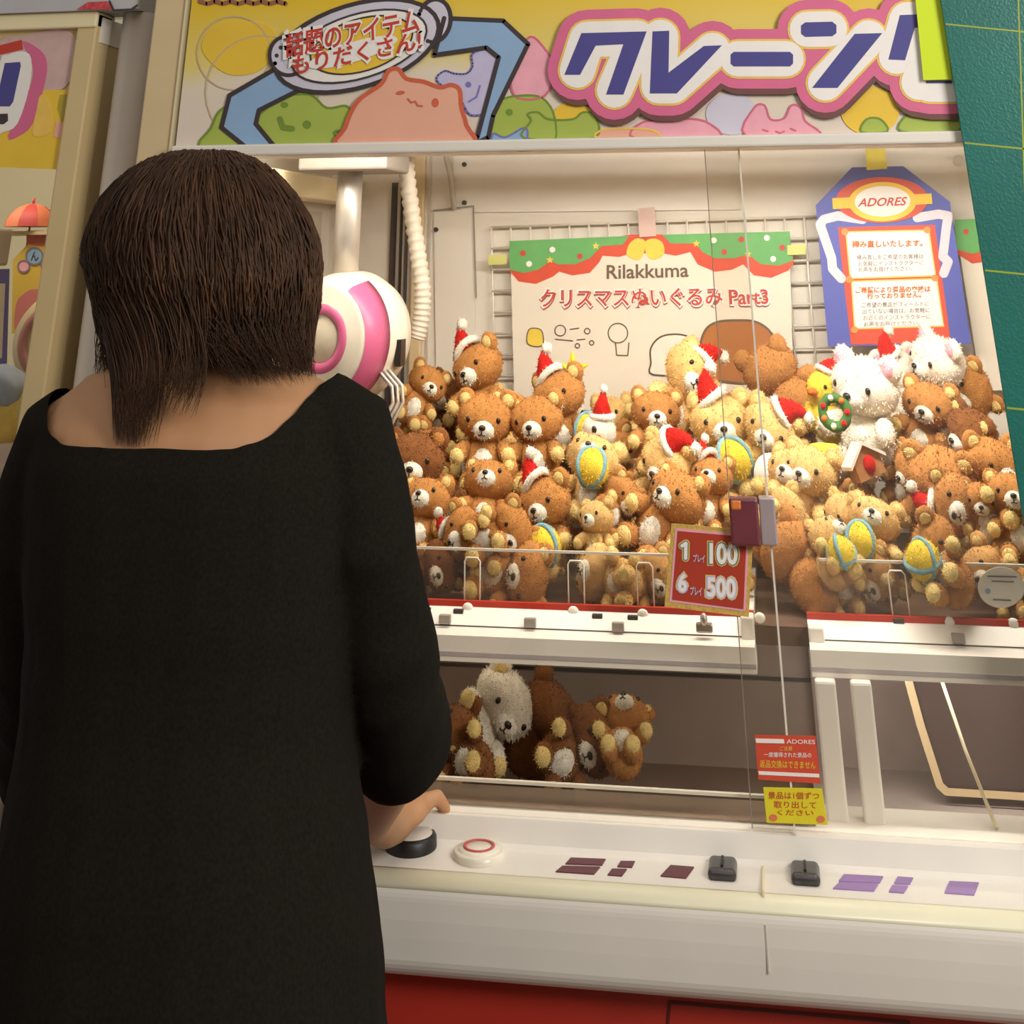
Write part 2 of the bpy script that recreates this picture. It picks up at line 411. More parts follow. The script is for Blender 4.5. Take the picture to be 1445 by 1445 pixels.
# acrylic fence
fz0, fz1 = 1.098, 1.156
def fence(x0, x1, posts):
    a = box('acrylic_fence', (x0, x1), (.126, .130), (fz0, fz1), acry, mach)
    box('fence_edge', (x0, x1), (.1255, .1305), (fz1 - .0005, fz1 + .0022), gedge, a)
    for x in posts:
        tube('fence_bracket', [(x - .006, .124, fz0), (x - .006, .124, fz1 - .012), (x - .003, .124, fz1 - .008), (x + .012, .124, fz1 - .008), (x + .016, .124, fz1 - .012), (x + .016, .124, fz0)], .0011, gedge, a, 6)
fence(-.89, -.09, [-.82, -.66, W(662, 810, .126).x, W(808, 810, .126).x, W(905, 812, .126).x])
fence(.025, XR - .035, [.12, .42])
# lower compartment
for x0, x1 in ((-.65, -.15), (.03, .5)):
    box('compartment_lamp', (x0, x1), (.18, .22), (1.0625, 1.067), mat('lamp_tube', (255, 244, 220), .4), mach)  # added glowing strip under the shelf, a guessed source for the lower compartment
box('lower_back_wall', (-.90, XR - .03), (.45, .47), (.83, 1.05), lowwall, mach)
box('lower_groove', (-.90, XR - .03), (.446, .452), (.958, .9615), dgrey, mach)
box('lower_floor', (-.90, XR - .03), (.02, .45), (.83, .856), lowfloor, mach)
box('lower_lip', (-.90, -.01), (.028, .032), (.86, .939), glassmat('smoked_acrylic', (.62, .54, .48), 1.25, .04), mach)
box('lower_lip_edge', (-.90, -.01), (.027, .033), (.939, .942), gedge, mach)
# right bay frame: two uprights; reflected arcade modelled as dark panel with cream frame
box('frame_upright', (.004, .030), (.046, .072), (.90, 1.048), white, mach, .003)
box('frame_upright', (.048, .074), (.046, .072), (.90, 1.048), white, mach, .003)
box('bay_floor', (-.01, XR - .03), (.01, .44), (.857, .868), mat('bay_floor', (176, 160, 152), .5, .12, 14), mach)
box('bay_back_panel', (.0, .17), (.43, .449), (.86, 1.05), mat('bay_back', (178, 160, 152), .6, .1, 16), mach)
reflm = mat('hatch_dark', (78, 62, 58), .3, .12, 9)
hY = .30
refl_panel = plate('prize_hatch', [(1282, 938), (1330, 1116), (1480, 1124), (1480, 938)], hY, 0, reflm, mach, .01)
strokes('hatch_frame', [[(1276, 938), (1298, 1020), (1326, 1108), (1336, 1117), (1480, 1126)]], 5.5, hY - .004, 1, cream, refl_panel)
tube('hatch_rod', [W(1322, 940, .22), W(1362, 1058, .14), W(1406, 1168, .05)], .0024, creamhi, mach, 8)  # diagonal white line of the reflected view, modelled as a thin rod
# windows (two sliding panes overlapping at the middle)
pl = box('glass_pane', (XL, -.035), (.000, .004), (.917, 1.66), glassL, mach)
pr = box('glass_pane', (-.085, XR), (.010, .014), (.917, 1.66), glasslow, mach)
box('pane_edge', (-.0365, -.034), (-.0005, .0045), (.917, 1.66), gedge, pl)
box('pane_edge', (-.0862, -.0850), (.0095, .0145), (.917, 1.66), grey, pr)
w0, w1 = W(1028, 701, -.012), W(1074, 770, -.012)
lat = box('window_lock', (w0.x, w1.x), (-.022, -.001), (w1.z, w0.z), mat('lock_maroon', (112, 52, 60), .35, .12, 30), mach, .003)
w2 = W(1098, 770, -.012)
box('lock_plate', (w1.x + .001, w2.x), (-.012, .009), (w1.z, w0.z), mat('lock_silver', (180, 165, 168), .3, .05, 30, metal=.3), lat, .002)
box('lock_keyhole', (w0.x + .003, w0.x + .016), (-.0228, -.0205), (w0.z - .012, w0.z - .002), mat('lock_amber', (226, 130, 60), .3), lat, .002)
# ------------------------------------------------------------------ header sign
def signmat():
    m = bpy.data.materials.new('sign_print'); m.use_nodes = True; nt = m.node_tree; b = nt.nodes['Principled BSDF']; b.inputs['Roughness'].default_value = .35
    tc = nt.nodes.new('ShaderNodeTexCoord'); sp = nt.nodes.new('ShaderNodeSeparateXYZ'); nt.links.new(tc.outputs['Object'], sp.inputs[0])
    ns = nt.nodes.new('ShaderNodeTexNoise'); ns.inputs['Scale'].default_value = 5.0; nt.links.new(tc.outputs['Object'], ns.inputs['Vector'])
    a = nt.nodes.new('ShaderNodeMath'); a.operation = 'MULTIPLY_ADD'; nt.links.new(ns.outputs['Fac'], a.inputs[0]); a.inputs[1].default_value = .07; nt.links.new(sp.outputs['Z'], a.inputs[2])
    r = nt.nodes.new('ShaderNodeMapRange'); r.inputs['From Min'].default_value = -.20; r.inputs['From Max'].default_value = .22; nt.links.new(a.outputs[0], r.inputs['Value'])
    cr = nt.nodes.new('ShaderNodeValToRGB'); e = cr.color_ramp.elements
    e[0].position = .0; e[0].color = (*lin((222, 206, 196)), 1); e[1].position = 1; e[1].color = (*lin((214, 160, 30)), 1)
    for p, c in ((.33, (226, 212, 190)), (.40, (226, 206, 120)), (.60, (226, 190, 52))):
        x = cr.color_ramp.elements.new(p); x.color = (*lin(c), 1)
    nt.links.new(r.outputs[0], cr.inputs[0]); nt.links.new(cr.outputs[0], b.inputs['Base Color'])
    return m
sign = box('header_sign', (XL + .002, XR), (-.0235, -.018), (1.671, 2.05), signmat(), mach)
SY = -.0245
ink = mat('ink_dark', (62, 52, 54), .5); blue = mat('print_blue', (140, 172, 206), .5, .05, 14); lav = mat('print_lavender', (206, 200, 214), .5, .04, 14); wht = mat('print_white', (238, 232, 226), .5, .02)
yel = mat('print_yellow', (232, 192, 60), .5, .04, 14); navy = mat('print_navy', (74, 70, 138), .45, .05, 20); pnk = mat('print_pink', (214, 104, 142), .5, .05, 14); gold = mat('print_gold', (236, 194, 92), .5)
salmon = mat('print_salmon', (232, 172, 146), .5, .04, 14); orng = mat('print_orange', (206, 98, 66), .5); grn = mat('print_green', (166, 182, 80), .5, .05, 14); grnd = mat('print_green_dark', (116, 142, 52), .5); lil = mat('print_lilac', (194, 186, 216), .5); lild = mat('print_lilac_dark', (122, 116, 176), .5); rose = mat('print_rose', (236, 166, 180), .5); rosed = mat('print_rose_dark', (212, 104, 128), .5)
redp = mat('print_red', (196, 62, 48), .5, .04)
q2 = P2(250, 0, 2.89); q3 = P2(740, 0, 2.05)
def outlined(name, pts, fill, edge, lay, hw=2.2, smooth=0):
    if smooth: pts = [tuple(p) for p in smoothpoly([Vector(p) for p in pts], smooth)]
    a = plate(name, pts, SY, lay, fill, sign)
    strokes(name + '_outline', [list(pts) + [pts[0]]], hw, SY, lay + .6, edge, sign)
for k, (cx, cy, r) in enumerate(((330, 75, 52), (370, 130, 80))):
    strokes('print_bubble', [ell(cx, cy, r, r, 0, 28) + [ell(cx, cy, r, r, 0, 28)[0]]], .9, SY, .4, mat('print_tan', (198, 176, 140), .5), sign)
plate('print_yellow_cloud', q2(*[(100, 200), (150, 110), (260, 85), (380, 110), (400, 200), (330, 290), (200, 300)]), SY, .3, yel, sign, smooth=5)
outlined('print_green_animal', q2((120, 612), (140, 520), (190, 440), (300, 450), (330, 470), (420, 400), (540, 385), (610, 440), (690, 432), (720, 480), (690, 530), (640, 540), (630, 612)), grn, grnd, 1, 1.6, 4)
strokes('print_green_face', [q2((420, 485), (432, 520), (470, 525))], 4, SY, 2, grnd, sign); plate('print_green_eye', q2(*ell(530, 508, 17, 17)), SY, 2, grnd, sign); plate('print_green_eye', q2(*ell(438, 428, 15, 12)), SY, 2, grnd, sign)
outlined('print_fish', q2((1060, 330), (1090, 290), (1130, 300), (1180, 300), (1205, 270), (1210, 215), (1330, 200), (1330, 330), (1290, 440), (1200, 470), (1150, 400)), lil, lild, 1, 1.4, 4)
plate('print_fish_eye', q2(*ell(1188, 345, 12, 12)), SY, 2, lild, sign); strokes('print_fish_mouth', [q2((1235, 350), (1222, 395), (1190, 415))], 1.2, SY, 2, lild, sign)
outlined('print_pink_animal', q2((1390, 400), (1360, 330), (1380, 240), (1440, 150), (1500, 200), (1540, 280), (1500, 390)), rose, rosed, 1, 1.4, 4)
outlined('print_green_animal', q2((1290, 600), (1280, 480), (1320, 410), (1400, 390), (1490, 400), (1540, 480), (1520, 600)), grn, grnd, 1.2, 1.4, 4)
plate('print_green_eye', q2(*ell(1355, 458, 14, 14)), SY, 2, grnd, sign)
outlined('print_blue_fish', q2((1290, 600), (1290, 545), (1340, 560), (1420, 520), (1425, 575), (1380, 605)), blue, lild, 2, 1.3, 4)
arm1 = q2((430, 265), (215, 390), (182, 520), (300, 615), (412, 615), (322, 505), (335, 450), (510, 362), (470, 300))
outlined('print_claw_arm', arm1, blue, ink, 3, 3.2)
arm2 = q2((1090, 75), (1330, 85), (1432, 180), (1290, 470), (1270, 560), (1190, 600), (1225, 560), (1312, 235), (1262, 195), (1050, 225))
outlined('print_claw_arm', arm2, blue, ink, 3, 3.2)
outlined('print_claw_knob', q2(*ell(1050, 85, 66, 88, 10)), lav, ink, 4, 3)
outlined('print_claw_head', q2(*ell(735, 188, 345, 168, -17)), lav, ink, 5, 3.0)
outlined('print_claw_knob', q2(*ell(455, 228, 75, 80, -15)), lav, ink, 6, 2.6)
plate('print_claw_knob_fill', q2(*ell(520, 218, 90, 82, -15)), SY, 7.2, lav, sign)
outlined('print_claw_dish', q2(*ell(745, 190, 285, 130, -17)), wht, ink, 7.6, 1.4)
outlined('print_claw_core', q2(*ell(755, 185, 215, 106, -17)), yel, ink, 8.6, 1.2)
outlined('print_cat', q2((682, 603), (690, 520), (740, 415), (835, 345), (865, 292), (905, 283), (938, 322), (1010, 335), (1075, 358), (1120, 348), (1155, 368), (1162, 440), (1182, 510), (1186, 603)), salmon, orng, 10, 3.0, 4)
plate('print_cat_eye', q2(*ell(914, 380, 18, 8, -8)), SY, 11.5, orng, sign); plate('print_cat_eye', q2(*ell(1056, 420, 14, 18)), SY, 11.5, orng, sign)
strokes('print_cat_mouth', [q2((945, 405), (958, 420), (975, 415), (985, 432), (1003, 434))], 1.1, SY, 11.5, orng, sign)
for body, b in (('話題のアイテム', (405, 48, 594, 84)), ('もりだくさん!', (414, 80, 596, 108))):
    for bold, c, l in ((.085, wht, 12.6), (.022, redp, 13.2)):
        text('sign_lettering', body, b[0] - (5 if bold > .05 else 0), b[1] - (5 if bold > .05 else 0), b[2] + (5 if bold > .05 else 0), b[3] + (5 if bold > .05 else 0), SY, l, c, sign, slope=-37, bold=bold)
plate('print_claw_gap', q2(*ell(720, 215, 190, 40, -17)), SY, 11.9, wht, sign)
# big katakana word
KU = [[(155, 205), (183, 116), (328, 112), (262, 262)]]; RE = [[(395, 110), (390, 250), (430, 250), (545, 148)]]; BAR = [[(618, 172), (757, 172)]]; N1 = [[(818, 87), (882, 86)]]; N2 = [[(870, 242), (995, 112)]]; GE = [[(1075, 165), (1105, 60), (1210, 55)], [(1180, 60), (1180, 150), (1140, 240)], [(1240, 40), (1260, 70)]]; NI = [[(1170, 245), (1240, 245)]]
allk = KU + RE + BAR + N1 + N2 + GE + NI
sk = [[q3(p)[0] for p in L] for L in allk]
strokes('word_shadow', [[(a + 3, b + 8) for a, b in L] for L in sk], 42, SY, 12, mat('print_plum', (112, 70, 66), .5), sign)
strokes('word_backing', sk, 42, SY, 13, pnk, sign)
strokes('word_border', sk, 28, SY, 14, gold, sign)
strokes('word_halo', sk, 25, SY, 15, wht, sign)
for nm, poly in (('letter', [(167, 98), (355, 93), (288, 275), (238, 275), (288, 130), (208, 134), (163, 218), (118, 218)]), ('letter', [(372, 93), (420, 91), (418, 212), (520, 135), (572, 133), (442, 272), (364, 272)]),
                 ('letter', [(606, 152), (768, 152), (777, 160), (777, 186), (768, 194), (606, 194), (597, 186), (597, 160)]), ('letter', [(812, 67), (890, 65), (902, 75), (902, 98), (890, 107), (812, 109), (800, 100), (800, 76)]),
                 ('letter', [(955, 100), (1034, 98), (905, 256), (832, 256)]), ('letter', [(1085, 46), (1240, 40), (1240, 80), (1128, 82), (1100, 176), (1052, 174)]), ('letter', [(1160, 236), (1235, 236), (1235, 243), (1160, 243)])):
    plate(nm, q3(*poly), SY, 16, navy, sign)
for pts, a, b in (([(640, 392), (665, 312), (695, 305), (712, 345), (752, 342), (772, 305), (800, 312), (812, 350), (850, 392)], rose, rosed), ([(320, 400), (340, 355), (430, 345), (520, 350), (560, 400)], rose, rosed), ([(0, 400), (20, 350), (10, 330), (40, 325), (70, 345), (140, 345), (170, 325), (205, 335), (200, 400)], grn, grnd), ([(215, 400), (230, 375), (330, 372), (380, 380), (380, 402)], salmon, gold), ([(1090, 380), (1110, 330), (1180, 310), (1255, 320), (1255, 378)], grn, grnd), ([(975, 382), (990, 345), (1030, 345), (1050, 380)], grn, grnd)):
    AL = globals().get('AL', 1.6) + .13; outlined('print_animal', q3(*pts), a, b, AL, 1.4, 4)
plate('print_ball', q3(*ell(600, 330, 75, 60)), SY, 1, lav, sign); plate('print_ball', q3(*ell(1000, 320, 85, 70)), SY, 1, yel, sign); plate('print_ball', q3(*ell(140, 340, 60, 45)), SY, 1, yel, sign)
strokes('print_face', [q3((690, 375), (705, 380)), q3((770, 372), (785, 378)), q3((728, 380), (740, 385), (752, 380))], 1, SY, 3, rosed, sign)
strokes('print_scallop', [[(282 + 11 * k, 2 + (k % 2) * 3) for k in range(12)]], 3, SY, 1, mat('print_brown', (150, 96, 70), .5), sign)
# ------------------------------------------------------------------ sticky tab and cutting mat
tb = plate('sticky_tab', [(1289, -30), (1327, -30), (1343, 112), (1303, 113)], -.040, 0, mat('tab_yellow_green', (205, 226, 0), .5, .02, 8), None, .0012)
tag(tb, 'bright yellow-green sticky tab stuck over the header lettering beside the green mat', 'sticky tab')
pm0 = W(1327, 0, -.048); pm1 = W(1445, 745, -.048)
xm = (pm0.x + pm1.x) / 2
mg = mat('mat_green', (28, 104, 94), .32, .10, 7, bump=.15, bscale=300)
cm = thing('cutting_mat', (xm + .16, -.046, .889), 'dark green cutting mat with yellow-green grid lines, upright on the counter against the cabinet', 'cutting mat')
box('mat_sheet', (xm, xm + .33), (-.050, -.046), (.889, 2.02), mg, cm, .001)
ml = mat('mat_line', (146, 160, 44), .5)
def matline(x0, y0, x1, y1):
    a, b = W(x0, y0, -.0503), W(x1, y1, -.0503); d = (b - a); d.normalize()
    L = .6; n = Vector((-d.z, 0, d.x)) * .0011
    pts = [a - d * L, b + d * L]
    # clip to the sheet
    def clip(p, q):
        t0, t1 = 0., 1.
        for ax, lo, hi in (('x', xm + .002, xm + .328), ('z', .895, 2.015)):
            pa, dq = getattr(p, ax), getattr(q, ax) - getattr(p, ax)
            if abs(dq) < 1e-9: continue
            u, v = (lo - pa) / dq, (hi - pa) / dq
            t0, t1 = max(t0, min(u, v)), min(t1, max(u, v))
        return p + (q - p) * t0, p + (q - p) * t1
    p, q = clip(*pts)
    if (q - p).length < .01: return
    vs = [p + n, q + n, q - n, p - n]; vs += [v + Vector((0, .0012, 0)) for v in vs]
    ob('grid_line', vs, [(0, 1, 2, 3), (7, 6, 5, 4), (0, 4, 5, 1), (1, 5, 6, 2), (2, 6, 7, 3), (3, 7, 4, 0)], ml, cm)
for y in (34, 199, 376, 567, 735, 900, 1060): matline(1335, y, 1440, y + 10.5)
matline(1437, 0, 1445, 235)
matline(1625, 0, 1650, 300)
# ------------------------------------------------------------------ poster, wire rack, hanging sign, cards
rackY = .796
rack = thing('wire_rack', W(930, 560, rackY), 'white wire grid rack hung on the back wall behind the Christmas poster', 'rack')
wr = mat('wire_white', (226, 218, 204), .4)
for k in range(18):
    x = 693 + k * 27.6
    tube('wire', [W(x, 320 - k * .9, rackY), W(x + 14 + (k - 9) * .9, 560, rackY)], .0022, wr, rack, 6)
for k in range(9):
    y = 321 + k * 30
    tube('wire', [W(693 + (y - 320) * .01, y, rackY), W(1163 + (y - 320) * .1, y - 16 + k * .8, rackY)], .0022, wr, rack, 6)
pY = .782
post = thing('christmas_poster', W(920, 570, pY), 'cream Christmas plush poster with a green and red scalloped top and yellow bells', 'poster')
paper = mat('poster_paper', (224, 214, 196), .55, .02, 8)
plate('poster_sheet', [(720, 345), (1113, 325), (1121, 575), (726, 580)], pY, 0, paper, post, .0015)
q5 = P2(680, 290, 2.89)
plate('red_scallop', q5((115, 270), (150, 310), (220, 320), (290, 290), (315, 270), (370, 285), (440, 275), (480, 230), (492, 205), (560, 210), (610, 195), (740, 195), (790, 205), (850, 190), (880, 240), (950, 270), (1020, 262), (1065, 240), (1110, 285), (1180, 295), (1250, 265), (1272, 235), (1262, 160), (735, 118), (610, 118), (115, 200)), pY, 1, mat('poster_red', (206, 72, 44), .5), post)
plate('green_drape', q5((112, 145), (600, 124), (575, 160), (490, 165), (440, 215), (380, 240), (310, 240), (280, 225), (230, 262), (170, 275), (115, 262)), pY, 2, mat('poster_green', (96, 166, 92), .5), post)
plate('green_drape', q5((735, 119), (1255, 105), (1268, 225), (1210, 245), (1140, 240), (1085, 200), (1030, 215), (950, 215), (900, 190), (870, 155), (770, 155)), pY, 2, mat('poster_green', (96, 166, 92), .5), post)
bell = mat('poster_bell', (226, 196, 70), .5)
plate('bell', q5((590, 200), (600, 160), (630, 135), (665, 145), (660, 195), (640, 222), (610, 215)), pY, 3, bell, post, smooth=4)
plate('bell', q5((745, 190), (735, 150), (700, 135), (665, 150), (672, 200), (695, 220), (725, 212)), pY, 3.4, bell, post, smooth=4)
for cx, cy, c in ((168, 195, redp), (400, 207, redp), (988, 190, redp), (1058, 138, redp), (1225, 172, redp), (288, 180, wht), (193, 238, wht), (946, 142, wht), (1162, 132, wht), (1188, 218, wht)):
    plate('drape_dot', q5(*ell(cx, cy, 12, 12, 0, 12)), pY, 4, c, post)
for cx, cy in ((465, 165), (278, 222), (875, 155), (1085, 198)):
    plate('drape_star', q5(*[(cx + (16 if i % 2 == 0 else 7) * math.sin(i * math.pi / 5), cy - (16 if i % 2 == 0 else 7) * math.cos(i * math.pi / 5)) for i in range(10)]), pY, 4, bell, post)
brn = mat('poster_ink', (104, 84, 66), .5)
text('poster_title', 'Rilakkuma', 856, 374, 972, 394, pY, 2, brn, post, slope=-3, bold=.016)
for bold, c, l in ((.07, mat('poster_shadow', (150, 74, 66), .5), 2), (.055, wht, 2.6), (.014, redp, 3.2)):
    e = 3 if bold > .03 else 0
    text('poster_subtitle', 'クリスマスぬいぐるみ Part3', 763 - e, 408 - e + (2 if l == 2 else 0), 1085 + e, 434 + e + (2 if l == 2 else 0), pY, l, c, post, slope=-3, bold=bold)
# plain stand-ins for the artwork on the sheet
brown_p = mat('poster_brown', (170, 104, 48), .5); cream_p = mat('poster_cream', (232, 222, 206), .5)
def pout(name, pts, fill, edge, lay, hw, sm=4):
    pts = [tuple(p) for p in smoothpoly([Vector(p) for p in pts], sm)]
    plate(name, pts, pY, lay, fill, post); strokes(name + '_outline', [pts + [pts[0]]], hw, pY, lay + .5, edge, post)
pout('cream_shape', q5((690, 640), (690, 580), (730, 535), (800, 525), (860, 545), (900, 600), (900, 680), (700, 690)), cream_p, brn, 2, 1.2)
pout('brown_shape', q5((890, 700), (885, 600), (910, 510), (960, 475), (1040, 468), (1120, 475), (1180, 520), (1205, 600), (1200, 720)), brown_p, brn, 3, 1.6)
pout('yellow_shape', q5((185, 560), (190, 510), (215, 500), (245, 512), (250, 565), (220, 575)), bell, brn, 2, .8)
for cx, cy, r in ((320, 510, 22), (430, 512, 11), (390, 572, 9), (448, 560, 9), (555, 520, 40)):
    e = q5(*ell(cx, cy, r, r, 0, 20)); strokes('doodle_circle', [e + [e[0]]], .8, pY, 2, brn, post)
strokes('doodle_line', [q5((360, 505), (395, 500)), q5((388, 548), (420, 545)), q5((300, 545), (370, 552)), q5((545, 560), (550, 610), (595, 612), (600, 560))], .8, pY, 2, brn, post)
pk = mat('tape_pink', (206, 176, 164), .5)
tag(plate('tape_strip', [(900, 294), (924, 292), (926, 333), (902, 335)], pY - .004, 0, pk, None, .0012), 'short pinkish tape strip holding the top of the Christmas poster', 'tape')
for (x, y) in ((702, 366), (1124, 352)):
    tag(plate('tape_strip', [(x - 13, y - 6), (x + 13, y - 7), (x + 13, y + 7), (x - 13, y + 8)], pY - .004, 0, mat('tape_yellow', (206, 206, 120), .5), None, .0012), 'small yellow tape strip holding the poster side edge ' + ('beside the crane hose' if x < 900 else 'beside the blue notice board'), 'tape', 'yellow tapes on the poster sides')
# hanging blue notice
aY = .742
q1 = P2(1100, 200, 4.014)
ads = thing('hanging_notice', W(1270, 490, aY), 'blue hanging notice board with a red and yellow oval badge and two white text panels', 'notice board')
bl_ = mat('notice_blue', (84, 92, 172), .5, .05, 12); rd_ = mat('notice_red', (206, 76, 52), .5, .04, 12)
plate('notice_board', q1((410, 145), (700, 138), (965, 340), (1085, 1145), (275, 1160), (205, 360)), aY, 0, bl_, ads, .003)
plate('red_panel', q1((330, 485), (880, 470), (970, 1135), (405, 1150)), aY, 1, rd_, ads)
for pts in ((380, 515), (840, 505), (880, 755), (405, 770)), ((412, 795), (885, 780), (925, 1040), (430, 1055)):
    plate('panel_border', q1(*[(a + (-8 if i in (0, 3) else 8), b + (-8 if i < 2 else 8)) for i, (a, b) in enumerate(pts)]), aY, 2, gold, ads)
    plate('text_panel', q1(*pts), aY, 3, wht, ads)
for cx, cy in ((370, 510), (835, 500), (395, 780), (880, 772), (425, 1065)):
    plate('panel_stud', q1(*ell(cx, cy, 20, 20, 0, 14)), aY, 4, mat('stud_orange', (226, 140, 72), .4), ads)
for pts in ([(470, 440), (330, 420), (250, 440), (230, 470), (295, 660), (300, 720), (350, 775)], [(780, 430), (900, 410), (955, 420), (945, 480), (925, 650), (955, 680), (930, 745)]):
    strokes('claw_arm_print', [q1(*pts)], 6.5, aY, 2, mat('print_silver', (208, 204, 214), .5), ads)
plate('badge_red', q1(*ell(580, 330, 262, 130, -1)), aY, 4, rd_, ads); plate('badge_bar', q1((298, 320), (860, 293), (865, 352), (302, 382)), aY, 5, yel, ads)
plate('badge_yellow', q1(*ell(583, 340, 192, 112, -1)), aY, 6, yel, ads); plate('badge_white', q1(*ell(583, 338, 158, 86, -1)), aY, 7, wht, ads)
text('badge_lettering', 'ADORES', 1210, 280, 1280, 292, aY, 8, redp, ads, slope=-2, bold=.02, shear=.3)
og = mat('notice_orange', (206, 110, 50), .5); gi = mat('notice_ink', (128, 120, 130), .5)
for body, b, c, bo in (('積み直しいたします。', (1202, 340, 1302, 350), og, .03), ('積み直しをご希望のお客様は', (1209, 360, 1303, 367), gi, .0), ('お気軽にインストラクターに', (1211, 369, 1303, 376), gi, 0), ('お声をお掛けください。', (1211, 377, 1287, 384), gi, 0),
                       ('ご希望により景品の交換は', (1207, 405, 1313, 414), og, .03), ('行っておりません。', (1223, 414, 1300, 422), og, .03), ('ご希望の景品がフィールドに', (1216, 427, 1311, 434), gi, 0), ('出ていない場合は、お気軽に', (1217, 436, 1312, 443), gi, 0), ('お近くのインストラクターに', (1218, 445, 1313, 452), gi, 0), ('お声をお掛けください。', (1219, 454, 1298, 461), gi, 0)):
    text('notice_text', body, *b, aY, 4.5, c, ads, slope=-2, bold=bo)
tag(plate('tape_strip', [(1221, 207), (1249, 207), (1252, 238), (1223, 240)], aY - .004, 0, mat('tape_lemon', (216, 200, 70), .5), None, .0012), 'yellow tape strip from which the blue notice board hangs', 'tape')
# second poster, mostly hidden
p2 = thing('christmas_poster', W(1440, 560, pY), 'cream Christmas poster with green scalloped top, next to the blue notice board', 'poster')
plate('poster_sheet', [(1347, 310), (1525, 302), (1555, 545), (1385, 552)], pY, 0, paper, p2, .0015)
plate('red_scallop', [(1350, 358), (1372, 372), (1400, 368), (1440, 350), (1490, 360), (1528, 345), (1525, 302), (1347, 310)], pY, 1, MATS['poster_red'], p2)
plate('green_drape', [(1349, 352), (1372, 358), (1400, 352), (1440, 336), (1490, 344), (1526, 330), (1525, 302), (1347, 310)], pY, 2, MATS['poster_green'], p2)
plate('drape_dot', ell(1363, 327, 4, 4, 0, 12), pY, 3, redp, p2)
# price card
cY = -.006
pc = thing('price_card', W(1005, 868, cY), 'red price card with a gold border reading 1 play 100 and 6 play 500', 'price card')
qp = P2(900, 720, 5.78)
plate('card_sheet', qp((275, 108), (945, 165), (905, 872), (218, 785)), cY, 0, mat('card_gold', (206, 168, 86), .5, .2, 260), pc, .0015)
plate('card_line', qp((308, 145), (905, 200), (880, 825), (258, 745)), cY, 1, rose, pc)
plate('card_red', qp((325, 168), (888, 218), (862, 805), (280, 728)), cY, 2, mat('card_red', (176, 58, 36), .5, .05, 20), pc)
for body, b, sl in (('100', (585, 262, 815, 435), 10), ('6', (328, 512, 400, 665), 0), ('500', (562, 540, 800, 705), 14)):
    for e, bo, c, l in ((20, .09, gold, 3), (13, .07, mat('card_teal', (120, 134, 120), .5) if b[1] < 300 else lil, 3.5), (0, .035, wht, 4)):
        a = qp((b[0] - e, b[1] - e), (b[2] + e, b[3] + e)); text('price_lettering', body, *a[0], *a[1], cY, l, c, pc, slope=sl / 5.78, bold=bo)
for e, c, l in ((17, gold, 3), (10, mat('card_teal', (120, 134, 120), .5), 3.5), (0, wht, 4)):
    strokes('price_lettering', [qp((362, 288), (393, 268), (391, 388))], (14 + e) / 5.78, cY, l, c, pc)
for b in ((452, 355, 548, 420), (428, 618, 525, 690)):
    a = qp(b[:2], b[2:]); text('price_lettering', 'プレイ', *a[0], *a[1], cY, 4, lil, pc, slope=1, bold=.03)
# stickers on the lower glass
sY = -.002
rs = thing('warning_sticker', W(1112, 1103, sY), 'red and white warning sticker with yellow lettering on the lower glass', 'sticker')
plate('sticker_sheet', [(1065, 1037), (1151, 1039), (1158, 1106), (1070, 1100)], sY, 0, mat('sticker_red', (208, 76, 50), .5, .03), rs, .001)
plate('white_band', [(1066, 1042), (1106, 1043), (1107, 1049), (1067, 1048)], sY, 1, wht, rs); plate('white_band', [(1070, 1088), (1156, 1092), (1156, 1097), (1071, 1093)], sY, 1, wht, rs)
text('sticker_text', 'ADORES', 1110, 1043, 1150, 1049, sY, 1, wht, rs, 1, .006); text('sticker_text', 'ご注意', 1100, 1053, 1118, 1059, sY, 1, gold, rs, 0, .006)
text('sticker_text', '一度獲得された景品の', 1078, 1061, 1145, 1068, sY, 1, wht, rs, 1, .006); text('sticker_text', '返品交換はできません', 1072, 1072, 1151, 1083, sY, 1, yel, rs, 2, .010)
ys = thing('notice_sticker', W(1122, 1166, sY), 'small yellow sticker with red lettering below the red warning sticker', 'sticker')
plate('sticker_sheet', [(1077, 1111), (1160, 1113), (1168, 1164), (1082, 1161)], sY, 0, mat('sticker_yellow', (222, 206, 40), .5, .03), ys, .001)
text('sticker_text', '景品は1個ずつ', 1084, 1117, 1156, 1127, sY, 1, redp, ys, 1, .006); text('sticker_text', '取り出して', 1092, 1130, 1152, 1140, sY, 1, redp, ys, 1, .006); text('sticker_text', 'ください', 1097, 1142, 1148, 1150, sY, 1, redp, ys, 1, .006)
plate('sticker_mark', ell(1091, 1154, 6, 5), sY, 1, mat('mark_pink', (216, 120, 80), .5), ys); plate('sticker_mark', ell(1158, 1156, 6, 5), sY, 1, mat('mark_pink', (216, 120, 80), .5), ys)
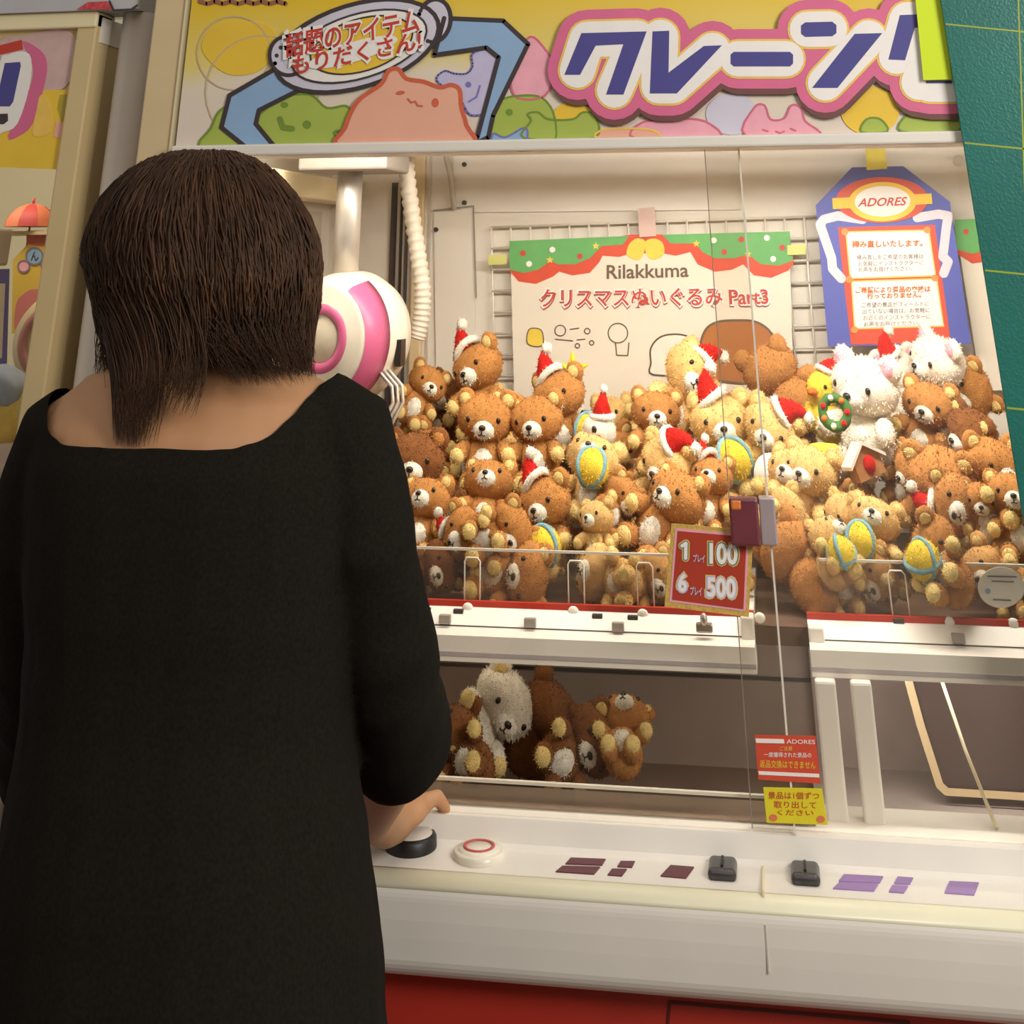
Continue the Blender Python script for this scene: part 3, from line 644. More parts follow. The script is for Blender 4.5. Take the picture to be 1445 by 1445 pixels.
# ------------------------------------------------------------------ claw crane
kY = .33
kc = W(452, 478, kY - .06)
crane = thing('claw_crane', W(485, 560, kY), 'white round claw crane with pink rings hanging from a steel pole inside the left bay', 'crane')
R1 = MPP(452, 478, kY - .06)
rot = Euler((0, 0, math.radians(-13))).to_matrix()
cream_k = mat('crane_white', (224, 214, 196), .3, .03, 14)
hs = lathe_y('crane_housing', kc, [(0, .0), (.055, .0), (.061, .004), (.071, .004), (.079, .008), (.085, .016), (.090, .035), (.096, .075), (.096, .12), (.085, .16), (.055, .185), (0, .19)], cream_k, crane, 48, rot)
lathe_y('ring_band', kc, [(.034, -.001), (.036, -.004), (.046, -.004), (.050, .001)], pinkp, hs, 48, rot)
lathe_y('side_band', kc, [(.0795, .0075), (.0868, .016), (.0925, .038), (.0965, .062), (.088, .05)], pinkp, hs, 24, rot, math.radians(-62), math.radians(58))
lathe_y('face_disc', kc, [(0, -.0012), (.033, -.0012), (.034, .001)], mat('crane_face', (206, 194, 172), .35), hs, 40, rot)
wS = kc + rot @ Vector((.093, .105, -.02)); sl = box('claw_slot', (wS.x - .004, wS.x + .006), (wS.y - .018, wS.y + .014), (wS.z - .022, wS.z + .016), black, hs)
polec = W(487, 300, kY); pxx = polec.x
tube('pole', [(pxx, kY + .02, kc.z + .06), (pxx, kY + .02, 1.70)], .0225, chrome, crane, 28)
v, f = lathe_z((pxx, kY + .02, kc.z + .075), [(0.018, 0), (.0245, .002), (.0245, .010), (.018, .012)], 28); ob('pole_collar', v, f, steel, crane, True)
box('carriage', (pxx - .075, pxx + .085), (kY - .05, kY + .11), (1.652, 1.705), grey, crane, .004)
for dy in (-.006, .0, .006):
    a = W(538, 520, kY - .01)
    tube('claw_bar', [a + Vector((-.012 + dy, dy * 1.5, .012)), W(560, 545, kY - .01) + Vector((dy, dy * 1.5, 0)), W(562, 568, kY - .01) + Vector((dy, dy * 1.5, 0)), W(545, 600, kY - .02) + Vector((dy, dy * 1.5, 0)), W(520, 630, kY - .02) + Vector((dy, dy * 1.5, 0))], .0032, chrome, crane, 8)
    tube('claw_bar', [kc + Vector((-.06 + dy, .05, -.06)), kc + Vector((-.10 + dy, .05, -.11)), kc + Vector((-.085 + dy, .05, -.16))], .0032, chrome, crane, 8)
v, f = ellmesh(kc + Vector((.035, .07, -.082)), (.034, .034, .028), 20, 12); ob('lamp_lens', v, f, mat('lens_yellow', (206, 178, 70), .25), crane, True)
hp = [W(x, y, .50) for x, y in ((573, 200), (574, 240), (581, 300), (590, 360), (596, 410), (594, 450), (588, 478))]
pts = []; rads = []
N = 84
for i in range(N):
    t = i / (N - 1) * (len(hp) - 1); k = min(int(t), len(hp) - 2); u = t - k
    p0, p1, p2_, p3 = hp[max(k - 1, 0)], hp[k], hp[k + 1], hp[min(k + 2, len(hp) - 1)]
    pts.append(.5 * ((2 * p1) + (p2_ - p0) * u + (2 * p0 - 5 * p1 + 4 * p2_ - p3) * u * u + (3 * p1 - p0 - 3 * p2_ + p3) * u ** 3)); rads.append(.0165 if i % 3 == 0 else (.0155 if i % 3 == 1 else .0128))
hose = tube('cable_hose', pts, rads, mat('hose_grey', (206, 194, 176), .5), None, 14)
tag(hose, 'ribbed grey cable hose hanging behind the crane pole', 'hose')
# ================================================================== neighbouring machine and duct
nb = thing('crane_game_machine', (-1.6, .45, 0), 'cream neighbouring crane game cabinet beyond the round white duct', 'game machine')
NX0, NX1, NY = -2.05, -1.092, .045
creamn = mat('cream_paint_aged', (208, 184, 136), .5, .04, 10)
box('base_cabinet', (NX0, NX1), (-.03, .86), (0, .80), redcab, nb, .004)
prism_x('counter', [(.10, .80), (-.06, .80), (-.085, .815), (-.09, .85), (-.07, .885), (.0, .895), (.05, .915), (.10, .917)], NX0, NX1, white, nb)
box('corner_post', (-1.130, -1.094), (.035, .09), (.90, 1.886), creamn, nb, .003)
box('back_wall', (NX0, NX1), (.80, .84), (.90, 2.0), mat('neighbour_wall', (226, 220, 190), .6, .03, 9), nb)
box('prize_shelf', (NX0, NX1), (.12, .80), (1.06, 1.087), greyw, nb)
box('roof', (NX0, NX1), (.05, .84), (1.84, 1.88), white, nb)
box('side_wall', (-1.118, -1.094), (.09, .80), (.90, 1.84), creamn, nb)
box('glass_pane', (NX0, -1.130), (.050, .054), (.917, 1.67), glassL, nb)
nsg = box('header_sign', (NX0, -1.130), (.046, .10), (1.665, 1.862), mat('neighbour_print', (214, 190, 130), .45, .06, 8), nb)
q0 = P2(0, 0, 5.16)
def np_(name, pts, lay, m, smooth=0): return plate(name, q0(*pts), NY - .001, lay, m, nsg, smooth=smooth)
np_('print_pink_shape', [(150, 260), (420, 215), (540, 260), (560, 440), (480, 630), (330, 660), (0, 660), (0, 300)], 1, mat('print_dusty_pink', (206, 172, 166), .5), 3)
np_('print_yellow_field', [(-200, 655), (545, 655), (530, 1000), (480, 1025), (470, 1235), (-200, 1210)], 1.2, yel)
np_('print_red_arc', [(-150, 380), (0, 330), (160, 290), (170, 360), (0, 400), (-150, 450)], 2, redp)
np_('print_rose_arc', [(165, 300), (300, 370), (345, 470), (320, 640), (240, 900), (140, 990), (60, 990), (220, 640), (240, 470)], 2.4, pnk, 3)
np_('print_white_shape', [(-80, 960), (0, 460), (60, 400), (170, 375), (230, 430), (215, 640), (130, 900), (30, 960)], 3, wht, 3)
np_('exclamation_bar', [(40, 460), (150, 452), (155, 480), (100, 740), (75, 775), (-30, 775)], 4, navy)
np_('exclamation_dot', [(-20, 830), (60, 828), (62, 880), (30, 905), (-30, 905)], 4, ink)
np_('print_yellow_blob', [(300, 690), (370, 760), (370, 960), (240, 985), (270, 800)], 2.6, gold, 3)
np_('print_mauve_blob', [(410, 880), (450, 900), (510, 905), (505, 1020), (390, 995)], 2.6, salmon)
np_('print_olive_blob', [(440, 690), (540, 680), (530, 870), (450, 890), (420, 790)], 2.4, mat('print_olive', (176, 156, 60), .5))
box('header_trim', (NX0, -1.094), (.030, .10), (1.862, 1.888), creamhi, nb, .003)
tp = box('topper_sign', (NX0, -1.02), (.020, .10), (1.888, 2.1), mat('topper_grey', (186, 184, 186), .5, .04, 9), nb)
plate('topper_print', q0((560, 70), (640, 15), (780, 10), (830, 70)), .018, 1, mat('print_red_dots', (196, 70, 76), .5, .4, 160), tp)
strokes('topper_line', [q0((800, 10), (830, 78), (960, 70), (1000, 40))], 1.5, .018, 2, ink, tp)
dt = tube('round_duct', [(-1.036, .075, 0), (-1.036, .075, 1.887)], .029, duct, None, 36)
tag(dt, 'round white duct pipe standing between the two game cabinets', 'pipe')
# things inside the neighbouring bay
nY = .28
def nthing(name, loc, label, cat): return thing(name, loc, label, cat)
q12 = P2(0, 270, 7.225)
npst = thing('cartoon_poster', W(60, 445, .34), 'yellow and pink cartoon poster with round speech bubbles inside the neighbouring bay', 'poster')
plate('poster_sheet', q12((130, 700), (270, 550), (620, 540), (590, 1450), (120, 1450)), .34, 0, mat('poster_yellow', (214, 180, 70), .5, .05, 12), npst, .002)
plate('red_valance', q12((270, 400), (620, 400), (600, 575), (430, 555), (270, 545)), .34, 1, mat('valance_red', (190, 96, 78), .5), npst)
plate('pink_shape', q12((170, 1450), (165, 1150), (250, 1040), (340, 1000), (440, 1050), (430, 1450)), .34, 1, mat('print_coral', (206, 120, 116), .5), npst, smooth=3)
plate('brown_shape', q12(*ell(520, 900, 105, 150)), .34, 1, mat('print_taupe', (170, 136, 110), .5), npst)
for cx, cy, r, c in ((355, 660, 85, blue), (245, 765, 58, rose), (480, 740, 60, lav)):
    e = q12(*ell(cx, cy, r, r)); plate('speech_bubble', e, .34, 2, c, npst); strokes('bubble_outline', [e + [e[0]]], 1.1, .34, 2.6, gi, npst)
text('bubble_letter', 'ん', *q12((318, 615))[0], *q12((395, 708))[0], .34, 3, ink, npst, 0, .02)
um = thing('paper_parasol', W(42, 322, .36), 'red paper parasol ornament on the panel of the neighbouring bay', 'parasol')
c0 = W(42, 320, .36); rr_ = 32 * MPP(42, 320, .36)
for i in range(8):
    a0, a1 = 2 * math.pi * i / 8, 2 * math.pi * (i + 1) / 8
    V, F = [], []
    for j in range(7):
        t = j / 6 * math.pi / 2
        for a in (a0, (a0 + a1) / 2, a1):
            V.append(c0 + Vector((math.sin(t) * rr_ * math.cos(a), math.sin(t) * rr_ * math.sin(a), math.cos(t) * rr_ * .85)))
    for j in range(6):
        for k in range(2): F.append((j * 3 + k, j * 3 + k + 1, j * 3 + k + 4, j * 3 + k + 3))
    ob('parasol_panel', V, F, mat('parasol_%d' % (i % 2), ((190, 70, 64), (214, 120, 84))[i % 2], .6), um, True)
tube('parasol_tip', [c0 + Vector((0, 0, rr_ * .84)), c0 + Vector((0, 0, rr_ * 1.05))], .0025, redp, um, 6)
tube('parasol_handle', [c0 + Vector((0, 0, rr_ * .8)), c0 - Vector((0, 0, .08))], .002, grey, um, 6)
box('display_ledge', (NX0, -1.13), (.33, .46), (W(40, 326, .33).z - .006, W(40, 326, .33).z), mat('ledge', (206, 186, 150), .5), nb)
# its crane
k2 = W(66, 482, .26)
cr2 = thing('claw_crane', k2 - Vector((0, 0, .09)), 'cream round claw crane with a mauve ring in the neighbouring bay', 'crane')
h2 = lathe_y('crane_housing', k2, [(0, 0), (.05, 0), (.066, .008), (.074, .03), (.07, .08), (.05, .11), (0, .12)], mat('crane_cream', (216, 196, 150), .35), cr2, 40)
lathe_y('ring_band', k2, [(.036, -.001), (.038, -.004), (.050, -.004), (.054, .002)], mat('ring_mauve', (186, 128, 120), .4), h2, 40)
tube('pole', [k2 + Vector((0, .06, .06)), Vector((k2.x, k2.y + .06, 1.80))], .02, greyw, cr2, 20)
for dx in (-.035, .045): tube('claw_bar', [k2 + Vector((dx, .04, -.055)), k2 + Vector((dx * 1.6, .04, -.10)), k2 + Vector((dx * 1.1, .04, -.15))], .004, chrome, cr2, 8)
bx0 = W(0, 390, .22)
nsb = thing('notice_board', W(0, 520, .20), 'purple edged notice board hanging beside the cream crane', 'notice board')
plate('board', q12((-300, 800), (90, 790), (60, 1800), (-300, 1800)), .20, 0, mat('notice_violet', (98, 88, 148), .5), nsb, .003)
plate('board_face', q12((-260, 940), (55, 940), (20, 1700), (-260, 1700)), .20, 1, mat('board_cream', (214, 198, 170), .5), nsb)
gb = box('carriage_box', (W(-20, 330, .26).x, W(2, 330, .26).x), (.24, .30), (W(20, 375, .26).z, W(20, 322, .26).z), mat('carriage_grey', (150, 142, 132), .5, .1, 10), cr2, .004)
# prizes piled in the neighbouring bay
gi_ = [('cushion_prize', (12, 545), (.040, .035, .022), (148, 160, 176), 'pale blue striped cushion prize in the neighbouring bay', 25), ('packet_prize', (52, 548), (.020, .015, .016), (206, 84, 44), 'small orange red packet prize beside the post of the neighbouring bay', 5),
       ('cushion_prize', (20, 592), (.035, .03, .03), (214, 184, 84), 'yellow cushion prize below the blue one in the neighbouring bay', -30), ('ball_prize', (0, 600), (.014, .014, .014), (206, 80, 44), 'small orange ball prize resting on the yellow cushion prize', 0), ('cushion_prize', (52, 580), (.032, .03, .03), (206, 178, 110), 'tan cushion prize below the orange packet in the neighbouring bay', 15), ('cushion_prize', (16, 650), (.04, .03, .028), (206, 186, 178), 'white pink cushion prize at the bottom of the neighbouring pile', 10), ('cushion_prize', (2, 690), (.03, .03, .025), (206, 176, 60), 'mustard cushion prize low in the neighbouring pile', 0)]
for nm, (px, py), r, c, lab, an in gi_:
    p = W(px, py, .17)
    V, F = ellmesh((0, 0, 0), (1, 1, 1), 20, 14)
    ro = Euler((0, math.radians(an), 0)).to_matrix()
    V2 = []
    for v in V:
        if nm != 'ball_prize': v = Vector([math.copysign(abs(q) ** .6, q) for q in v])
        V2.append(p + ro @ Vector((v.x * r[0], v.y * r[1], v.z * r[2])))
    t = ob(nm, V2, F, mat('prize_%d_%d' % (px, py), c, .7, .12, 60), None, True); tag(t, lab, 'prize')
# heap under them
for k in range(10):
    p = Vector((-1.17 - .06 * (k % 5), .19 + .10 * (k // 5), 1.087 + .035))
    V, F = ellmesh(p, (.045, .045, .035), 16, 10); t = ob('cushion_prize', V, F, mat('prize_h%d' % (k % 3), ((206, 180, 120), (196, 170, 160), (176, 160, 150))[k % 3], .7, .12, 60), None, True)
    cn = ('beige', 'dusty pink', 'grey')[k % 3]; tag(t, cn + ' cushion prize on the shelf floor of the neighbouring bay', 'prize', cn + ' cushions on the neighbouring shelf')
# ================================================================== plush toys
FUR = {}
def fur(name, c): return mat('plush_' + name, c, .95, .16, 6, bump=.6, sheen=.3, spec=.1, bscale=75)
brown = fur('brown', (188, 130, 72)); honey = fur('honey', (226, 184, 118)); dark = fur('dark_brown', (130, 82, 46)); pad = fur('pad', (232, 202, 132)); ivory = fur('ivory', (240, 232, 214)); whitef = fur('white', (238, 226, 206)); pinkf = fur('pink', (234, 172, 184)); redf = fur('red', (196, 34, 28)); yelf = fur('yellow', (238, 206, 70)); bluef = fur('blue', (132, 176, 190)); orangef = fur('orange', (226, 116, 48)); tanf = fur('tan', (206, 156, 96))
eye = mat('plush_eye', (40, 26, 16), .25); thread = mat('plush_thread', (58, 34, 22), .7)
MESH = {}
fz = random.Random(11)
def fuzz(v, f):
    """short pile: thin fibres standing on the surface"""
    V = [Vector(p) for p in v]; F = list(f)
    for q in f:
        if len(q) != 4: continue
        a, b, c, d = (Vector(v[i]) for i in q)
        n = (c - a).cross(d - b); ar = n.length / 2
        if ar < 1e-6: continue
        n.normalize(); ctr_ = (a + b + c + d) / 4
        if n.dot(ctr_) < 0 and ctr_.length > .02: n = -n
        k = ar * 420; k = int(k) + (fz.random() < k - int(k))
        for _ in range(k):
            s_, t_ = fz.random(), fz.random(); p = (a * (1 - s_) + b * s_) * (1 - t_) + (d * (1 - s_) + c * s_) * t_
            r = Vector((fz.gauss(0, 1), fz.gauss(0, 1), fz.gauss(0, 1) - .5)); dr = (n + r * .42).normalized(); w_ = dr.cross(r).normalized() * .010
            o = len(V); V += [p - w_ - n * .006, p + w_ - n * .006, p + dr * fz.uniform(.030, .055)]; F.append((o, o + 1, o + 2))
    return V, F
def me_of(key, vf, m):
    k = (key, m.name)
    if k not in MESH:
        v, f = vf()
        if m.name.startswith('plush_') and m.name not in ('plush_eye', 'plush_thread') and key != 'ribbon': v, f = fuzz(v, f)
        me = bpy.data.meshes.new(key); me.from_pydata(v, [], f); me.materials.append(m)
        me.polygons.foreach_set('use_smooth', [True] * len(me.polygons)); me.update(); MESH[k] = me
    return MESH[k]
def wob(vf, amp=.02, fr=3.0):
    v, f = vf; return [p + p.normalized() * amp * noise.noise(p * fr) if p.length > 1e-4 else p for p in v], f
def lump(r, nu=20, nv=12): return lambda: wob(ellmesh((0, 0, 0), r, nu, nv), .03)
def limb(r, L):
    def go():
        pts, rad = [], []
        n = 9
        for i in range(n):
            t = i / (n - 1); pts.append((0, 0, -L * t)); rad.append(r * (math.sqrt(max(.02, 1 - (2 * t - 1) ** 4)) * (.86 + .22 * t)))
        return tubemesh(pts, rad, 14)
    return go
def cone_hat():
    pts = [(0, 0, 0), (.01, 0, .10), (.04, 0, .20), (.10, 0, .30), (.19, 0, .37)]
    return tubemesh(pts, [.24, .20, .15, .10, .05], 16)
def torus(R_, r_, nu=20, nv=8):
    def go():
        v, f = [], []
        for i in range(nu):
            a = 2 * math.pi * i / nu
            for j in range(nv):
                b = 2 * math.pi * j / nv; v.append(Vector(((R_ + r_ * math.cos(b)) * math.cos(a), (R_ + r_ * math.cos(b)) * math.sin(a), r_ * math.sin(b))))
        for i in range(nu):
            for j in range(nv): f.append((i * nv + j, ((i + 1) % nu) * nv + j, ((i + 1) % nu) * nv + (j + 1) % nv, i * nv + (j + 1) % nv))
        return v, f
    return go
def mouth():
    return join([tubemesh([(0, 0, .0), (0, -.005, -.05)], .010, 6), tubemesh([(0, -.005, -.05), (-.03, 0, -.075), (-.055, .015, -.07)], .010, 6), tubemesh([(0, -.005, -.05), (.03, 0, -.075), (.055, .015, -.07)], .010, 6)])
def child(name, me, parent, loc, rot=(0, 0, 0), sc=1.0):
    o = bpy.data.objects.new(name, me); COL.objects.link(o); o.parent = parent; o.location = loc
    o.rotation_euler = rot if not isinstance(rot, Quaternion) else rot.to_euler(); o.scale = (sc,) * 3
    return o
D = math.radians
def hat_on(head, loc, roll, s=1.0, colr=None):
    q = Euler((D(-12), D(roll), 0)).to_matrix()
    h = child('santa_hat', me_of('santa_hat', cone_hat, redf), head, loc, (D(-12), D(roll), 0), s)
    child('hat_band', me_of('hat_band', torus(.23, .062), ivory), head, Vector(loc), (D(-12), D(roll), 0), s)
    child('hat_pompom', me_of('hat_pompom', lump((.10, .10, .10), 14, 10), ivory), head, Vector(loc) + q @ Vector((.24, 0, .37)) * s, (0, 0, 0), s)
def ball_on(root, loc, s=1.0, an=0):
    b = child('gift_ball', me_of('gift_ball', lump((.30, .28, .30)), yelf), root, loc, (0, D(an), 0), s)
    child('ribbon', me_of('ribbon', torus(.292, .042, 28, 6), bluef), b, (0, 0, 0), (0, D(90), D(60)))
    child('ribbon', me_of('ribbon', torus(.292, .042, 28, 6), bluef), b, (0, 0, 0), (0, D(90), D(130)))
def make_bear(org, s, Rb, Rh, label, c=brown, inner=pad, pads=pad, group=None, hat=None, ball=None, tagc=False, arms=(0, 0), wreath=False, simple=False):
    name = 'plush_bear'
    root = bpy.data.objects.new(name, None); root.empty_display_size = .03; COL.objects.link(root); root.location = org
    root.rotation_euler = Rb.to_euler(); root.scale = (s,) * 3
    tag(root, label, 'plush toy', group)
    bd = child('body', me_of('bear_body', lump((.37, .33, .43)), c), root, (0, 0, 0))
    child('belly_patch', me_of('belly_patch', lump((.25, .29, .30), 18, 10), ivory), bd, (0, -.085, -.02))
    for k, sx in enumerate((-1, 1)):
        a = child('arm', me_of('arm', limb(.135, .40), c), root, (sx * .27, -.08, .22), (D(-48 + arms[k]), D(-sx * 48), 0))
        child('paw_pad', me_of('paw_pad', lump((.125, .125, .12), 14, 8), pads), a, (0, -.02, -.36))
        l = child('leg', me_of('leg', limb(.165, .44), c), root, (sx * .19, -.10, -.24), (D(-74), D(-sx * 20), 0))
        child('foot_pad', me_of('foot_pad', lump((.14, .14, .10), 14, 8), pads), l, (0, .0, -.39))
    hd = child('head', me_of('bear_head', lump((.50, .41, .355), 24, 14), c), root, (0, -.06, .60), (Rb.inverted() @ Rh).to_euler())
    for sx in (-1, 1):
        child('ear', me_of('ear', lump((.17, .11, .17), 16, 10), c), hd, (sx * .37, .04, .27))
        child('inner_ear', me_of('inner_ear', lump((.11, .07, .11), 14, 8), inner), hd, (sx * .375, -.02, .275))
        child('eye', me_of('eye', lump((.042, .03, .046), 10, 8), eye), hd, (sx * .26, -.345, .05))
    child('muzzle', me_of('muzzle', lump((.19, .13, .145), 18, 10), ivory), hd, (0, -.355, -.08))
    child('nose', me_of('nose', lump((.062, .04, .044), 12, 8), eye), hd, (0, -.475, -.035))
    child('mouth', me_of('mouth', mouth, thread), hd, (0, -.478, -.07))
    if hat is not None: hat_on(hd, (.10 if hat > 0 else -.10, -.02, .31), hat)
    if ball: ball_on(root, ball if isinstance(ball, tuple) else (.0, -.52, -.05), 1.0, rnd.uniform(-30, 30))
    if tagc:
        child('paper_tag', me_of('paper_tag', lambda: lathe_z((0, 0, 0), [(0, .0), (.30, 0), (.30, .012), (0, .012)], 28), mat('tag_paper', (236, 230, 220), .5)), root, (.15, -.52, .0), (D(80), 0, D(10)))
    return root
def rotm(yaw=0, pitch=0, roll=0): return Euler((D(pitch), D(roll), D(yaw)), 'XYZ').to_matrix() if not (yaw and (pitch or roll)) else (Matrix.Rotation(D(yaw), 3, 'Z') @ Matrix.Rotation(D(roll), 3, 'Y') @ Matrix.Rotation(D(pitch), 3, 'X'))
def put(px, py, Y, wpx, head, body, label, **kw):
    """head centre measured in the photo; head/body = (yaw, pitch, roll)"""
    s = wpx * MPP(px, py, Y) * 1.06
    Rb, Rh = rotm(*body), rotm(*head)
    p = W(px, py, Y) - Rb @ Vector((0, -.06, .60)) * s
    p.z = max(p.z, SH + .36 * s)
    return make_bear(p, s, Rb, Rh, label, **kw)
B = [
 # px, py, Y, w, head(yaw,pitch,roll), body(yaw,pitch,roll), label, options
 (675, 518, .58, 72, (-30, 8, -22), (-15, 0, -8), 'brown teddy with a tilted head and santa hat, in front of the poster left edge', dict(hat=-35, tagc=False)),
 (604, 541, .56, 52, (25, 0, 25), (10, -15, 35), 'small brown teddy with a big cream belly leaning away beside the claw bars', dict()),
 (686, 590, .46, 75, (2, 8, 2), (0, -6, 0), 'brown teddy sitting upright with raised paw, left one of an embracing pair', dict()),
 (758, 592, .46, 73, (-12, 6, -8), (-8, -6, -3), 'brown teddy with tilted muzzle, right one of an embracing pair', dict()),
 (790, 556, .55, 72, (-18, 6, -14), (-5, 0, -5), 'brown teddy in a santa hat with a yellow ball, behind the embracing pair', dict(hat=-30, ball=(.55, -.3, .0))),
 (586, 648, .34, 80, (2, 6, 0), (0, 0, 0), 'dark brown teddy facing the glass beside the woman in black', dict(c=dark, inner=brown)),
 (602, 706, .27, 66, (-8, -25, -4), (-5, -25, 3), 'brown teddy looking up with its cream belly showing, next to the black sleeve', dict()),
 (690, 680, .34, 66, (0, -30, 0), (0, -28, 3), 'brown teddy leaning back below the embracing pair with a paw out', dict()),
 (770, 708, .27, 74, (-22, 5, -14), (-8, -8, 0), 'brown teddy in a small santa hat hugging a large yellow ball', dict(hat=-38, ball=(.12, -.52, -.02))),
 (838, 648, .34, 72, (-15, -40, 10), (-5, -25, 4), 'honey teddy gazing up over a yellow ball held high', dict(c=honey, ball=(.10, -.60, .30))),
 (652, 752, .20, 62, (-60, 35, -70), (-30, 20, -75), 'brown teddy lying on its side with a red hat, by the acrylic fence', dict(hat=-10)),
 (973, 532, .56, 78, (28, 5, 62), (15, 0, 35), 'honey teddy lying sideways in a santa hat in front of the poster', dict(c=honey, hat=-12)),
 (926, 582, .50, 66, (6, -2, 4), (5, -10, 5), 'brown teddy half covered between the duck and the honey bears', dict()),
 (1017, 594, .44, 82, (6, 4, -4), (3, -4, -2), 'honey teddy in a santa hat holding a yellow ball under its chin', dict(c=honey, hat=-30, ball=(.15, -.55, .10))),
 (1088, 606, .42, 78, (-14, 4, 26), (-5, -5, 15), 'honey teddy with a round white paper tag behind the window lock', dict(c=honey, hat=38, tagc=True)),
 (944, 652, .36, 78, (-34, 12, 10), (-20, 5, 15), 'honey teddy leaning left with its santa hat pointing sideways', dict(c=honey, hat=55)),
 (957, 702, .28, 82, (-40, -20, 8), (-25, -20, 38), 'large brown teddy lolling back with a wide cream belly above the price card', dict(c=brown)),
 (1004, 673, .34, 60, (-12, -20, 0), (-5, -10, 10), 'small teddy in a red hat peeping out between two larger honey teddies', dict(hat=-45)),
 (1121, 668, .34, 74, (-30, -18, 6), (-15, -15, 30), 'honey teddy lying back just right of the window lock', dict(c=honey)),
 (1086, 522, .62, 80, (150, -10, 20), (140, -20, 40), 'brown teddy turned away with its back to the poster', dict()),
 (842, 730, .22, 50, (-30, -10, -10), (-10, -5, 0), 'small honey teddy with a little yellow ball near the fence', dict(c=honey, ball=(.15, -.55, -.25))),
 (880, 700, .29, 56, (40, 20, 40), (60, 10, 60), 'brown teddy buried face down below the duck', dict()),
 (724, 745, .21, 64, (30, 30, 50), (40, 20, 80), 'brown teddy tipped over under the large yellow ball', dict()),
 (745, 812, .195, 74, (20, 40, 100), (10, 10, 95), 'brown teddy lying flat behind the acrylic fence', dict()),
 (842, 806, .195, 66, (-20, -30, -70), (-10, -20, -80), 'honey teddy lying on its back behind the acrylic fence', dict(c=honey)),
 (622, 800, .195, 60, (30, 20, 70), (10, 0, 80), 'dark brown teddy pressed against the acrylic fence by the woman', dict(c=dark)),
 (930, 812, .195, 62, (40, 30, 60), (20, 0, 80), 'honey teddy squeezed behind the left edge of the price card', dict(c=tanf)),
 (1030, 808, .195, 62, (40, 30, 60), (20, 0, 60), 'brown teddy hidden behind the price card', dict(c=brown)),
 # right bay
 (1312, 572, .50, 74, (-25, 4, 10), (-18, -10, 22), 'brown teddy with a round cream belly beside the large white bear', dict()),
 (1371, 548, .58, 72, (30, 60, 60), (40, 60, 60), 'brown teddy upside down with its paws raised beside the green mat', dict()),
 (1372, 611, .44, 76, (-58, 8, 20), (-40, 0, 25), 'dark brown teddy in profile looking at the round bellied teddy', dict(c=dark)),
 (1398, 654, .36, 84, (30, 10, 6), (20, 0, -30), 'brown teddy bowed toward the green mat', dict()),
 (1327, 674, .33, 96, (-20, 30, 8), (-10, 20, 15), 'largest brown teddy slumped forward above the red hat', dict()),
 (1290, 660, .38, 60, (-50, 20, 30), (-50, 10, 40), 'brown teddy with only one ear out, behind the largest slumped one', dict()),
 (1345, 712, .26, 78, (-60, 50, -75), (-40, 30, -70), 'brown teddy lying down with a bright red santa hat toward the glass', dict(hat=-8)),
 (1385, 706, .25, 56, (-10, 6, 6), (-5, 0, 0), 'small brown teddy between the red hat and the cream bellied one', dict()),
 (1430, 700, .24, 72, (-8, -12, 0), (-12, -12, -2), 'brown teddy with a large oval cream belly against the right edge', dict()),
 (1144, 665, .33, 78, (-28, -6, 10), (-15, -10, 25), 'honey teddy with ear turned up, under the paper house', dict(c=honey)),
 (1193, 724, .25, 62, (-60, 10, 0), (-40, 0, 10), 'honey teddy in profile right above two yellow balls', dict(c=honey)),
 (1234, 734, .22, 70, (-14, -30, 12), (-8, -15, 8), 'honey teddy with muzzle raised behind a large yellow ball', dict(c=honey, ball=(-.22, -.58, .18))),
 (1318, 770, .165, 78, (-40, 50, -60), (-20, -40, -40), 'brown teddy lying back with a crossed ribbon ball on its cream belly', dict(ball=(-.10, -.55, .12))),
 (1172, 762, .19, 62, (30, -60, 20), (20, -50, 20), 'honey teddy on its back with a small yellow ball by the fence', dict(c=honey, ball=(-.10, -.55, -.15))),
 (1112, 800, .21, 84, (150, 10, 40), (150, 0, 50), 'big dark teddy seen from the side in the gap between the bays', dict(c=brown)),
 (1112, 722, .26, 60, (60, 40, 60), (60, 20, 70), 'honey teddy with a thrown out arm just below the white tag', dict(c=honey)),
 (1240, 812, .195, 70, (20, 40, 60), (10, 20, 85), 'honey teddy with feet pressed against the right acrylic fence', dict(c=tanf)),
 (1385, 805, .195, 70, (-30, 10, -50), (-20, 0, -70), 'honey teddy with a round white paper tag at the right fence', dict(c=tanf, tagc=False)),
 (1150, 820, .19, 60, (-40, 30, -60), (-20, 20, -80), 'tan teddy curled up at the left end of the right fence', dict(c=tanf)),
]
for px, py, Y, w, h, b, lab, kw in B: put(px, py, Y, w, h, b, lab, **kw)
# white bears
def white_bear(px, py, Y, w, h, b, lab, **kw): return put(px, py, Y, w, h, b, lab, c=whitef, inner=pinkf, pads=whitef, **kw)
white_bear(1222, 546, .44, 98, (-38, 6, 8), (-30, -8, 6), 'large white bear plush with pink inner ears and a small wreath', )
white_bear(1324, 510, .56, 82, (-62, 2, 14), (-50, 0, 10), 'white bear plush in profile in front of the blue notice board')
white_bear(1262, 520, .60, 64, (20, 20, -10), (20, 0, 0), 'white bear plush in a santa hat hidden behind the two white ones', hat=-20)
